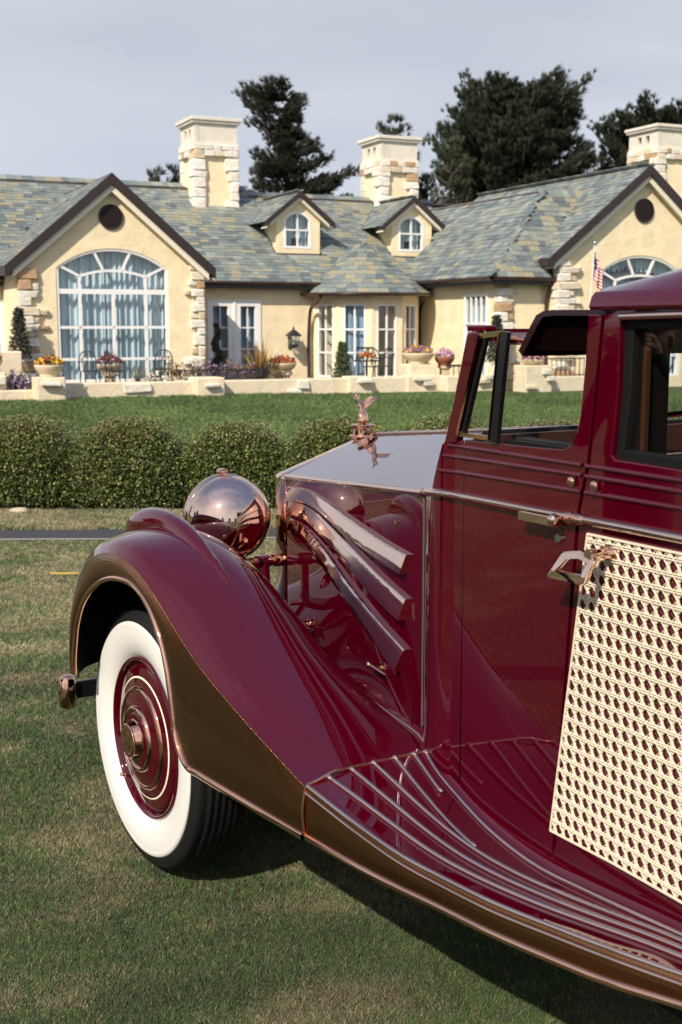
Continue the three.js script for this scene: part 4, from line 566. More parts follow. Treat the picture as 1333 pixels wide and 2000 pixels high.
tree('dark layered pine behind the left chimney with a bare leaning top', 'pine_tree', px(566, 52), -52, 11.35, [[0.42, 2.4, 2.2], [0.55, 2.2, 2.6], [0.66, 1.9, 2.5], [0.74, 1.5, 1.7], [0.80, 1.15, 1.0], [0.86, 1.5, 0.55], [0.93, 2.1, 0.75], [0.97, 1.4, 0.7], [1, 0.25, 0.35]], 601, { limbs: 170, layers: 15, up: 0.16, dense: 26, size: 0.34, puff: 0.46, lift: 0.35, colour: [0.030, 0.037, 0.020], flat: 0.7 });
tree('broad dark cypress with ragged upswept top right of the second chimney', 'cypress_tree', px(1010, 55), -55, 11.6, [[0.40, 3.2, 3.4], [0.60, 3.4, 3.4], [0.72, 3.7, 2.9], [0.80, 3.2, 2.3], [0.86, 3.2, 2.5], [0.93, 2.7, 2.5], [0.975, 1.6, 1.5], [1, 0.5, 0.5]], 602, { limbs: 280, up: 0.30, dense: 30, size: 0.40, puff: 0.55, lift: 0.7, colour: [0.022, 0.032, 0.013], trunk: 0.45 });
tree('dark cypress with a long flat arm above the right chimney', 'cypress_tree', px(1300, 57), -57, 10.7, [[0.45, 4.6, 4], [0.62, 4.8, 4], [0.72, 4.2, 4], [0.80, 2.6, 4], [0.88, 4.3, 4], [0.94, 3.4, 3.5], [1, 0.6, 0.6]], 603, { limbs: 240, up: 0.26, dense: 26, size: 0.40, puff: 0.52, lift: 0.6, colour: [0.022, 0.032, 0.013], trunk: 0.4 });
tree('small bright-edged pine showing over the second chimney', 'pine_tree', px(764, 60), -60, 11.3, [[0.5, 1.3, 1.5], [0.7, 1.7, 1.6], [0.82, 1.2, 1.1], [0.92, 0.8, 0.7], [1, 0.15, 0.15]], 604, { limbs: 80, layers: 10, up: 0.3, dense: 10, size: 0.4, colour: [0.035, 0.046, 0.02] });
tree('thin feathery young tree between the second chimney and the broad cypress', 'young_tree', px(872, 50), -50, 8.9, [[0.5, 1.1, 1.1], [0.7, 0.9, 1.0], [0.85, 0.6, 0.7], [1, 0.1, 0.15]], 605, { limbs: 70, up: 0.6, dense: 11, size: 0.34, trunk: 0.14, colour: [0.045, 0.056, 0.026] });
tree('dark low tree just right of the second chimney', 'pine_tree', px(826, 62), -62, 8.8, [[0.5, 1.3, 1.3], [0.75, 1.1, 1.0], [1, 0.2, 0.2]], 606, { limbs: 60, up: 0.3, dense: 10, size: 0.45 });
tree('pale tree top barely showing above the ridge left of the first chimney', 'young_tree', px(318, 60), -60, 8.9, [[0.6, 0.8, 0.8], [0.85, 0.5, 0.5], [1, 0.1, 0.1]], 607, { limbs: 40, up: 0.5, dense: 8, size: 0.4, trunk: 0.15, colour: [0.06, 0.07, 0.045] });
tree('dark branch ends of a pine touching the left side of the first chimney', 'pine_tree', px(356, 62), -62, 9.3, [[0.6, 0.9, 0.9], [0.85, 0.6, 0.5], [1, 0.1, 0.1]], 608, { limbs: 40, up: 0.3, dense: 9, size: 0.42, colour: [0.018, 0.022, 0.018] });
// a belt of trees round the far side of the field: what the bright metal and the paint mirror
[[-46, 8, 9], [-40, 24, 11], [-27, 40, 10], [-12, 52, 12], [6, 55, 11], [22, 50, 10], [38, 38, 12], [50, 20, 11], [-50, -10, 10], [-43, -27, 11]].forEach(([x, z, h], i) => tree('dark bushy tree at the far edge of the field', 'cypress_tree', x, z, h, [[0.1, 3.6, 3.4], [0.4, 4, 4], [0.7, 3.1, 3.3], [0.9, 1.5, 1.6], [1, 0.3, 0.3]], 620 + i, { limbs: 70, up: 0.3, dense: 6, size: 1.1, puff: 0.8 }).userData.group = 'trees round the far side of the field');

// ---------------------------------------------------------------- the car: local x runs to the rear, y up, z out to its left side (the side in view)
const car = thing('vintage_limousine', 'maroon and copper vintage limousine with caned doors and whitewall tyres', 'car', [0.0802, 0, -4.1064], -THREE.MathUtils.degToRad(58));
const paint = phys(rgb(0.053, 0.0001, 0.0056), 0.03, { clearcoat: 1, clearcoatRoughness: 0.006, specularIntensity: 0.35, specularColor: rgb(1, 0.55, 0.8) });
const bonnetPaint = phys(rgb(0.03, 0.0006, 0.005), 0.015, { clearcoat: 1, clearcoatRoughness: 0.008, ior: 2.33, specularColor: rgb(1, 0.84, 0.96) });
const copper = phys(rgb(0.82, 0.58, 0.475), 0.04, { metalness: 1 });
const copperRed = phys(rgb(0.84, 0.47, 0.32), 0.035, { metalness: 1 });
const bronze = phys(rgb(0.36, 0.145, 0.060), 0.22, { metalness: 1, bumpMap: T.engraved, bumpScale: 0.0006, clearcoat: 0.35, clearcoatRoughness: 0.06 });
const black = phys(rgb(0.005, 0.005, 0.005), 0.7, { specularIntensity: 0.35 }), rubber = phys(rgb(0.009, 0.009, 0.0095), 0.55, { specularIntensity: 0.6 }), gloss = phys(rgb(0.008, 0.008, 0.009), 0.25, { clearcoat: 1, clearcoatRoughness: 0.03 });
const white = phys(rgb(0.66, 0.66, 0.63), 0.42, {}), leather = std(rgb(0.05, 0.017, 0.010), 0.5, { bumpMap: T.fine, bumpScale: 0.001 }), wood = phys(rgb(0.045, 0.017, 0.006), 0.35, { clearcoat: 0.6, clearcoatRoughness: 0.1 });
const bz = (x) => 0.565 + 0.11 * (x - 1.15); // outer face of the body side
const onBody = (g, off = 0) => { const p = g.attributes.position; for (let i = 0; i < p.count; i++) p.setZ(i, p.getZ(i) + bz(p.getX(i)) + off); g.computeVertexNormals(); return g; };
const nz = (x) => 0.33 + 0.205 * (x - 0.05); // outer face of the bonnet side
const mirrorZ = (g) => { const m = (g.index ? g.toNonIndexed() : g.clone()).scale(1, 1, -1), p = m.attributes.position.array; for (const [k, a] of Object.entries(m.attributes)) { const n = a.itemSize, A = a.array; for (let i = 0; i < a.count; i += 3) for (let c = 0; c < n; c++) { const t = A[(i + 1) * n + c]; A[(i + 1) * n + c] = A[(i + 2) * n + c]; A[(i + 2) * n + c] = t; } } return m; };
const both = (g) => [g, mirrorZ(g)];

// front wings: [outer edge x,y] [valance lower edge x,y] [crown x,y] [inner edge x,y,z]
const WING = [
  [-0.300, 0.575, -0.285, 0.580, -0.40, 0.60, -0.33, 0.60, 0.52], [-0.316, 0.660, -0.280, 0.632, -0.425, 0.71, -0.36, 0.70, 0.52], [-0.312, 0.730, -0.262, 0.695, -0.415, 0.80, -0.36, 0.78, 0.52],
  [-0.281, 0.812, -0.240, 0.752, -0.375, 0.885, -0.33, 0.85, 0.52], [-0.205, 0.914, -0.172, 0.840, -0.295, 0.978, -0.26, 0.925, 0.52], [-0.090, 0.992, -0.070, 0.908, -0.17, 1.045, -0.14, 0.968, 0.52],
  [0.015, 1.024, 0.026, 0.947, -0.04, 1.082, -0.02, 0.962, 0.52], [0.125, 1.030, 0.140, 0.966, 0.09, 1.093, 0.122, 0.932, 0.52], [0.238, 1.008, 0.246, 0.958, 0.215, 1.080, 0.225, 0.904, 0.52],
  [0.361, 0.958, 0.324, 0.921, 0.345, 1.040, 0.317, 0.877, 0.52], [0.440, 0.915, 0.390, 0.855, 0.43, 1.002, 0.40, 0.850, 0.52], [0.500, 0.882, 0.437, 0.765, 0.49, 0.972, 0.455, 0.829, 0.521],
  [0.562, 0.850, 0.465, 0.657, 0.56, 0.936, 0.53, 0.802, 0.522], [0.620, 0.823, 0.484, 0.585, 0.63, 0.900, 0.60, 0.777, 0.523], [0.690, 0.797, 0.540, 0.530, 0.71, 0.862, 0.68, 0.754, 0.525],
  [0.765, 0.773, 0.645, 0.528, 0.79, 0.828, 0.766, 0.734, 0.527], [0.901, 0.732, 0.820, 0.534, 0.92, 0.775, 0.913, 0.711, 0.53], [1.053, 0.690, 1.000, 0.541, 1.06, 0.716, 1.05, 0.697, 0.535], [1.148, 0.666, 1.148, 0.547, 1.148, 0.682, 1.148, 0.684, 0.558]];
const vOut = (x) => 0.932 - 0.024 * clamp((x + 0.1) / 1.25, 0, 1) ;
const wcol = (a, b) => sample(WING.map((w) => V(w[a], w[b], 0)), 84);
const wO = wcol(0, 1), wE = wcol(2, 3), wK = wcol(4, 5), wI = sample(WING.map((w) => V(w[6], w[7], w[8])), 84);
const wingRows = wO.map((o, i) => {
  const k = wK[i], n = wI[i], t = i / 84, fl = smooth(0.80, 1, t), vo = vOut(o.x), vk = lerp(0.745, 0.735, t), L = (u) => ({ x: lerp(o.x, k.x, u), y: lerp(o.y, k.y, u) }), R = (u) => ({ x: lerp(k.x, n.x, u), y: lerp(k.y, n.y, u) });
  const a = L(lerp(0.55, 0.5, fl)), b = L(lerp(0.88, 0.85, fl)), c = R(lerp(0.10, 0.15, fl)), d = R(lerp(0.48, 0.5, fl));
  const pts = [V(o.x, o.y, vo), V(a.x, a.y, lerp(vo, vk, 0.18 + 0.25 * fl)), V(b.x, b.y, lerp(vo, vk, 0.58)), V(k.x, k.y, vk), V(c.x, c.y, lerp(vk, n.z, 0.42)), V(d.x, d.y, lerp(vk, n.z, 0.82)), V(n.x, n.y, n.z)];
  return sample(pts, 26);
});
const wing = part('front_wing', loft(wingRows), paint, car);
const wing2 = part('front_wing', mirrorZ(wing.geometry), paint, car);
{ // copper valance, engraved, with a bead along its lower edge
  const rows = wO.map((o, i) => { const e = wE[i], r = []; for (let k = 0; k <= 10; k++) { const u = k / 10, x = lerp(o.x, e.x, u), y = lerp(o.y, e.y, u); r.push(V(x, y, vOut(x) + 0.002 + 0.010 * Math.sin(u * 2.9))); } return r; });
  part('wing_valance', loft(rows), bronze, wing); part('wing_valance', mirrorZ(loft(rows)), bronze, wing2);
  part('valance_bead', tube(wE.filter((_, i) => i % 3 === 0).map((e) => [e.x, e.y, vOut(e.x) + 0.004]), 0.0095, 160, 8), copperRed, wing);
  part('edge_bead', tube(wO.filter((_, i) => i % 3 === 0).map((e) => [e.x, e.y, vOut(e.x) + 0.001]), 0.0018, 160, 6), bronze, wing);
  part('inner_bead', tube(wI.filter((_, i) => i % 4 === 0).map((p) => [p.x, p.y + 0.003, p.z]), 0.005, 120, 6), copperRed, wing);
  // liner under the wing
  const lin = wingRows.filter((_, i) => i % 4 === 0).map((r) => r.filter((_, j) => j % 3 === 0 || j === 26).map((p) => V(p.x * 0.985 + 0.004, p.y - 0.018, lerp(0.73, p.z, 0.94))));
  part('wing_liner', [...both(loft(lin))], black, car);
  // side-lamp fairing on the crown
  const pod = [], N = 28; for (let i = 0; i <= N; i++) { const u = i / N, x = -0.262 + 0.78 * u, R = 0.049 * Math.pow(Math.sin(Math.min(1, u * 5) * 1.5708), 0.45) * Math.pow(1 - u, 0.62) + 0.0005; let j = 0; while (j < wK.length - 2 && wK[j + 1].x < x || j < 20) j++; const ky = wK[Math.min(j, wK.length - 1)].y, cy = ky + lerp(0.027, -0.012, Math.min(1, u * 1.3)), row = []; for (let q = 0; q <= 20; q++) { const a = q / 20 * 6.2832; row.push(V(x, cy + 1.12 * R * Math.sin(a), 0.742 + R * 1.0 * Math.cos(a))); } pod.push(row); }
  part('lamp_fairing', loft(pod), paint, wing); part('lamp_fairing', mirrorZ(loft(pod)), paint, wing2);
  // apron between wing and bonnet
  const ap = []; for (let i = 10; i <= 84; i += 2) { const p = wI[i], x = p.x, yb = 0.745 - 0.045 * smooth(0.1, 0.7, x) + 0.02 * smooth(0.85, 1.15, x), zb = Math.max(0.26, nz(x) - 0.012), row = []; for (let k = 0; k <= 8; k++) { const u = k / 8; row.push(V(x, lerp(p.y, yb + 0.012, Math.pow(u, 0.75)), lerp(p.z - 0.001, Math.min(zb, p.z - 0.004), Math.pow(u, 1.5)))); } ap.push(row); }
  part('apron', [...both(loft(ap))], paint, car);
}
// running boards
const BO = [[1.150, 0.547, 0.666, 0.903], [1.353, 0.555, 0.645, 0.898], [1.498, 0.562, 0.632, 0.889], [1.603, 0.568, 0.630, 0.879], [1.772, 0.578, 0.636, 0.866], [1.935, 0.590, 0.648, 0.845], [2.043, 0.598, 0.655, 0.827], [2.164, 0.610, 0.660, 0.796], [2.40, 0.635, 0.685, 0.755], [2.65, 0.66, 0.71, 0.725]];
const BI = [[1.150, 0.684, 0.558], [1.25, 0.648, 0.578], [1.35, 0.622, 0.590], [1.47, 0.606, 0.606], [1.65, 0.602, 0.626], [1.80, 0.617, 0.640], [2.04, 0.648, 0.664], [2.30, 0.675, 0.690], [2.65, 0.70, 0.722]];
const pw = (tab, x, k) => { let i = 0; while (i < tab.length - 2 && tab[i + 1][0] < x) i++; const A = tab[i], B = tab[i + 1]; return lerp(A[k], B[k], (x - A[0]) / (B[0] - A[0])); };
const smoothTab = (tab, n) => crv(tab.map((q) => V(q[0], q[1], q[2]))).getPoints(n).map((p) => [p.x, p.y, p.z]);
const BOb = crv(BO.map((q) => V(q[0], q[1], q[3]))).getPoints(120).map((p) => [p.x, p.y, p.z]), BOt = crv(BO.map((q) => V(q[0], q[2], q[3]))).getPoints(120).map((p) => [p.x, p.y, p.z]), BIs = smoothTab(BI, 120);
const boardY = (x, z) => { const zo = pw(BOt, x, 2), yo = pw(BOt, x, 1), zi = pw(BIs, x, 2), yi = pw(BIs, x, 1), t = clamp((zo - z) / Math.max(0.02, zo - zi)); return lerp(yo, yi, t) + 0.016 * Math.sin(t * 3.1416) * smooth(1.6, 1.2, x) - 0.004 * Math.sin(t * 3.1416); };
{
  const xs = []; for (let x = 1.151; x <= 2.64; x += 0.0125) xs.push(x);
  const top = xs.map((x) => { const zo = pw(BOt, x, 2), zi = pw(BIs, x, 2), r = []; r.push(V(x, pw(BOt, x, 1) - 0.006, zo + 0.001)); for (let k = 0; k <= 16; k++) { const z = lerp(zo - 0.003, Math.min(zi + 0.012, zo - 0.01), k / 16); r.push(V(x, boardY(x, z), z)); } const y = boardY(x, zi); for (let k = 1; k <= 6; k++) { const a = k / 6 * 1.5708; r.push(V(x, y + 0.045 * (1 - Math.cos(a)), Math.min(zi + 0.012, zo - 0.01) - 0.022 * Math.sin(a))); } return r; });
  const board = part('running_board', loft(top), paint, car), b2 = part('running_board', mirrorZ(loft(top)), paint, car);
  const val = loft(xs.map((x) => { const r = []; for (let k = 0; k <= 8; k++) { const u = k / 8; r.push(V(x, lerp(pw(BOt, x, 1) - 0.004, pw(BOb, x, 1), u), pw(BOt, x, 2) + 0.003 + 0.006 * Math.sin(u * 2.9))); } return r; }));
  part('board_valance', val, bronze, board); part('board_valance', mirrorZ(val), bronze, b2);
  const line = (f, r, x0 = 1.152, x1 = 2.62, mat = copper, name = 'trim_strip') => { const P = []; for (let k = 0; k <= 40; k++) { const x = lerp(x0, x1, k / 40); P.push(f(x)); } return part(name, tube(P, r, 140, 10), mat, board); };
  line((x) => [x, pw(BOt, x, 1) + 0.001, pw(BOt, x, 2) + 0.001], 0.0055, 1.152, 2.62, copper, 'edge_bead'); line((x) => [x, pw(BOt, x, 1) - 0.014, pw(BOt, x, 2) + 0.006], 0.0035, 1.152, 2.62, copper, 'edge_bead');
  line((x) => [x, pw(BOb, x, 1), pw(BOb, x, 2) + 0.004], 0.0085, 1.152, 2.62, copperRed, 'lower_bead');
  const S = [[[1.158, 0.848], [1.32, 0.834], [1.5, 0.820], [1.69, 0.804], [1.87, 0.786], [2.114, 0.750], [2.62, 0.722]], [[1.158, 0.787], [1.32, 0.778], [1.5, 0.768], [1.69, 0.758], [1.87, 0.747], [2.09, 0.726], [2.62, 0.719]], [[1.158, 0.727], [1.32, 0.724], [1.5, 0.720], [1.69, 0.715], [1.87, 0.712], [2.07, 0.705], [2.62, 0.716]], [[1.158, 0.578], [1.215, 0.592], [1.341, 0.607], [1.476, 0.629], [1.646, 0.652], [1.772, 0.664], [2.03, 0.685], [2.62, 0.713]], [[1.158, 0.667], [1.3, 0.684], [1.42, 0.700], [1.51, 0.710]], [[1.158, 0.612], [1.22, 0.622], [1.29, 0.634]]];
  for (const s of S) { const c = crv(s.map(([x, z]) => V(x, 0, z))).getPoints(60).map((p) => [p.x, boardY(p.x, p.z) + 0.0035, p.z]); part('trim_strip', tube(c, 0.0054, 160, 12), copper, board); part('strip_end', [c[0], c.at(-1)].slice(0, s.at(-1)[0] < 2 ? 2 : 1).map((p) => new THREE.SphereGeometry(0.0070, 14, 10).scale(1.5, 1, 1).translate(...p)), copper, board); }
  const J = []; for (let k = 0; k <= 16; k++) { const z = lerp(0.905, 0.566, k / 16); J.push([1.150, lerp(0.668, 0.686, smooth(0, 0.25, k / 16)) + 0.001, z]); } part('joint_bead', tube(J, 0.0042, 60, 8), copperRed, board);
  part('joint_bead', tube([[1.150, 0.668, 0.907], [1.150, 0.61, 0.916], [1.150, 0.545, 0.911]], 0.004, 24, 8), copperRed, board);
  part('chassis', [boxAB(-0.55, 3.1, 0.40, 0.50, -0.56, 0.56), boxAB(1.1, 3.1, 0.501, 0.56, -0.6, 0.6), boxAB(-0.6, 1.1, 0.501, 0.66, -0.46, 0.46), rod([0, 0.42, -0.66], [0, 0.42, 0.66], 0.04)], black, car);
}
// wheels
function wheel(z, s, name) {
  const L = (pts, seg = 96) => { const g = mergeVertices(new THREE.LatheGeometry(pts.map(([r, h]) => new THREE.Vector2(r, h)), seg)); g.deleteAttribute('normal'); g.computeVertexNormals(); return g.rotateX(Math.PI / 2); };
  const w = new THREE.Group(); w.name = 'front_wheel'; car.add(w); w.position.set(0, 0.4265, z); if (s < 0) w.rotation.y = Math.PI;
  const tread = []; for (let k = 0; k <= 24; k++) { const u = k / 24, h = lerp(0.066, -0.066, u), g = k % 4 === 2 ? 0.006 : 0; tread.push([0.4125 - 0.010 * (2 * u - 1) ** 4 - g, h]); }
  part('tyre', L([[0.365, 0.0895], [0.376, 0.0895], [0.379, 0.086], [0.394, 0.083], [0.4035, 0.076], ...tread, [0.402, -0.078], [0.37, -0.092], [0.31, -0.096], [0.25, -0.07]]), rubber, w);
  part('whitewall', L([[0.250, 0.064], [0.258, 0.074], [0.275, 0.086], [0.30, 0.0945], [0.325, 0.0975], [0.344, 0.0967], [0.351, 0.0958], [0.3525, 0.0972], [0.361, 0.0957], [0.3652, 0.092], [0.3657, 0.088]]), white, w);
  part('rim', L([[0.255, 0.066], [0.2555, 0.074], [0.251, 0.080], [0.246, 0.080], [0.241, 0.074], [0.238, 0.062], [0.234, 0.056]]), paint, w);
  part('wheel_disc', L([[0.236, 0.056], [0.231, 0.060], [0.227, 0.070], [0.218, 0.0735], [0.20, 0.076], [0.17, 0.083], [0.14, 0.091], [0.11, 0.097], [0.085, 0.100], [0.084, 0.104], [0.079, 0.107], [0.06, 0.107], [0.001, 0.108]]), paint, w);
  part('pinstripe', L([[0.1925, 0.0776], [0.191, 0.0792], [0.1885, 0.0800], [0.187, 0.0798]]), std(rgb(0.8, 0.72, 0.55), 0.5), w);
  part('copper_ring', L([[0.162, 0.0845], [0.160, 0.089], [0.155, 0.092], [0.149, 0.0928], [0.147, 0.0888]]), copperRed, w); part('copper_ring', L([[0.104, 0.0975], [0.102, 0.103], [0.097, 0.107], [0.090, 0.107], [0.087, 0.099]]), copperRed, w);
  const hub = part('hub_nut', [ L([[0.072, 0.100], [0.071, 0.108], [0.064, 0.112], [0.060, 0.118]]), new THREE.CylinderGeometry(0.0555, 0.0605, 0.020, 6).rotateX(Math.PI / 2).translate(0, 0, 0.122), new THREE.CylinderGeometry(0.05, 0.0555, 0.020, 6).rotateX(Math.PI / 2).translate(0, 0, 0.141), L([[0.052, 0.150], [0.053, 0.156], [0.050, 0.160], [0.046, 0.159], [0.044, 0.162], [0.036, 0.162], [0.034, 0.159], [0.028, 0.159], [0.026, 0.163], [0.019, 0.163], [0.017, 0.160], [0.011, 0.161], [0.009, 0.164], [0.0005, 0.165]])], copperRed, w);
  const dots = []; for (let i = 0; i < 26; i++) { const a = i / 26 * 6.283; dots.push(new THREE.SphereGeometry(0.0017, 6, 4).translate(0.040 * Math.cos(a), 0.040 * Math.sin(a), 0.1628)); } part('hub_lettering_ring', dots, copperRed, hub);
  part('valve', [rod([-0.13, -0.17, 0.07], [-0.118, -0.155, 0.10], 0.005, 8), rod([-0.118, -0.155, 0.10], [-0.112, -0.148, 0.112], 0.007, 8)], copper, w);
  hub.scale.z = 0.58; hub.position.z = 0.041; return w;
}
wheel(0.740, 1); wheel(-0.740, -1);
// bonnet
const yE = (x) => lerp(1.2185, 1.304, (x - 0.045) / 1.054), yH = (x) => lerp(1.332, 1.436, x / 1.1) ;
{
  const side = slab([[0.05, 0.772], [0.20, 0.748], [0.331, 0.728], [0.48, 0.708], [0.629, 0.695], [0.76, 0.690], [0.885, 0.693], [1.0, 0.705], [1.083, 0.722], [1.094, 0.73], [1.094, yE(1.094)], [0.05, yE(0.05)]], [], 0.02, 0.002);
  const map = (g, o = 0) => { const p = g.attributes.position; for (let i = 0; i < p.count; i++) p.setZ(i, p.getZ(i) + nz(p.getX(i)) + o); g.computeVertexNormals(); return g; };
  const bs = part('bonnet_side', map(side.clone()), paint, car); part('bonnet_side', mirrorZ(map(side.clone())), paint, car);
  const rows = []; for (let i = 0; i <= 30; i++) { const x = lerp(0.045, 1.10, i / 30), r = []; for (let k = -14; k <= 14; k++) { const u = k / 14, a = Math.abs(u); r.push(V(x, lerp(yH(x), yE(x) + 0.004, a) + 0.003 * Math.sin(a * Math.PI), u * (nz(x) + 0.001))); } rows.push(r); }
  const tg = loft(rows); { const n = tg.attributes.normal, q = tg.attributes.position; for (let i = 0; i < n.count; i++) { const v = V(-0.08, 1, 0.275 * clamp(q.getZ(i) / 0.012, -1, 1)).normalize().multiplyScalar(n.getY(i) < 0 ? -1 : 1); n.setXYZ(i, v.x, v.y, v.z); } }
  const tp = part('bonnet_top', tg, bonnetPaint, car);
  part('centre_hinge', tube([[0.05, yH(0.05) + 0.002, 0], [0.5, yH(0.5) + 0.002, 0], [1.1, yH(1.1) + 0.002, 0]], 0.0055, 30, 8), copper, tp);
  const knuckles = []; for (let k = 0; k < 12; k++) knuckles.push(rod([0.09 + k * 0.085, yH(0.09 + k * 0.085) + 0.0025, 0], [0.115 + k * 0.085, yH(0.115 + k * 0.085) + 0.0025, 0], 0.0068, 8)); part('hinge_knuckles', knuckles, copper, tp);
  const edge = tube([[0.052, yE(0.052) - 0.001, nz(0.052) + 0.002], [0.5, yE(0.5) - 0.001, nz(0.5) + 0.002], [1.094, yE(1.094) - 0.001, nz(1.094) + 0.002]], 0.0085, 40, 10); part('edge_moulding', edge, copper, bs); part('edge_moulding', mirrorZ(edge), copper, tp);
  part('shut_bead', tube([[1.0955, yE(1.09) - 0.014, nz(1.095) + 0.001], [1.0955, 1.0, nz(1.095) + 0.001], [1.0955, 0.728, nz(1.095) + 0.001]], 0.0036, 20, 8), phys(rgb(0.75, 0.76, 0.8), 0.08, { metalness: 1 }), bs);
  // three copper strips sweeping down the bonnet side
  const ST = [[[[0.071, 1.189], [0.243, 1.203], [0.424, 1.192], [0.665, 1.166], [0.879, 1.146], [1.012, 1.139]], [[0.070, 1.143], [0.29, 1.162], [0.466, 1.150], [0.666, 1.121], [0.879, 1.095], [0.998, 1.090]]], [[[0.085, 1.147], [0.29, 1.154], [0.466, 1.127], [0.666, 1.088], [0.846, 1.052], [1.010, 1.027]], [[0.084, 1.104], [0.266, 1.112], [0.423, 1.086], [0.666, 1.031], [0.847, 0.991], [0.990, 0.969]]], [[[0.094, 1.090], [0.242, 1.084], [0.423, 1.045], [0.589, 0.994], [0.813, 0.936], [1.004, 0.897]], [[0.083, 1.051], [0.218, 1.052], [0.379, 1.014], [0.589, 0.950], [0.814, 0.880], [0.967, 0.832]]]];
  for (const [a, b] of ST) {
    const A = sample(a.map(([x, y]) => V(x, y, 0)), 60), B = sample(b.map(([x, y]) => V(x, y, 0)), 60), P = (p, o) => V(p.x, p.y, nz(p.x) + o);
    const rr = A.map((p, i) => { const q = B[i], d = 0.005 + 0.007 * smooth(0, 0.8, i / 60), W = 0.55 + 0.45 * smooth(0, 0.4, i / 60), m = (u, o) => P(V(lerp(p.x, q.x, u), lerp(p.y, q.y, u), 0), o); return [m(0, 0), m(0, d - 0.002), m(0.02, d), m(0.05, d + 0.0012), m(0.3, d + 0.0042 * W), m(0.6, d + 0.0084 * W), m(0.93, d + 0.0128 * W), m(0.98, d + 0.0130 * W), m(1, d + 0.0110 * W), m(1, 0)]; });
    const g = toCreasedNormals(loft(rr).toNonIndexed(), 0.5), e = rr.at(-1), f = rr[0], cap = (r) => { const o = []; for (let k = 1; k < r.length - 1; k++) o.push(...r[0].toArray(), ...r[k].toArray(), ...r[k + 1].toArray()); const c = new THREE.BufferGeometry(); c.setAttribute('position', new THREE.Float32BufferAttribute(o, 3)); c.computeVertexNormals(); return metric(c); };
    part('side_strip', [g, cap(e), cap(f)], copper, bs);
  }
  const latch = (x, y) => [rod([x - 0.03, y + 0.004, nz(x) + 0.022], [x + 0.05, y - 0.004, nz(x) + 0.024], 0.0055, 10, 0.004), metric(new THREE.SphereGeometry(0.009, 12, 8).translate(x - 0.032, y + 0.004, nz(x) + 0.022)), rod([x, y, nz(x) - 0.002], [x, y, nz(x) + 0.024], 0.007, 10), metric(new THREE.CylinderGeometry(0.014, 0.016, 0.006, 16).rotateX(Math.PI / 2).translate(x, y, nz(x) + 0.003))];
  part('bonnet_latch', latch(0.845, 0.806), copperRed, bs); part('bonnet_latch', latch(0.255, 0.784), copperRed, bs);
  part('lock', metric(new THREE.CylinderGeometry(0.006, 0.006, 0.008, 12).rotateX(Math.PI / 2).translate(0.935, 1.208, nz(0.935) + 0.003)), copper, bs);
}
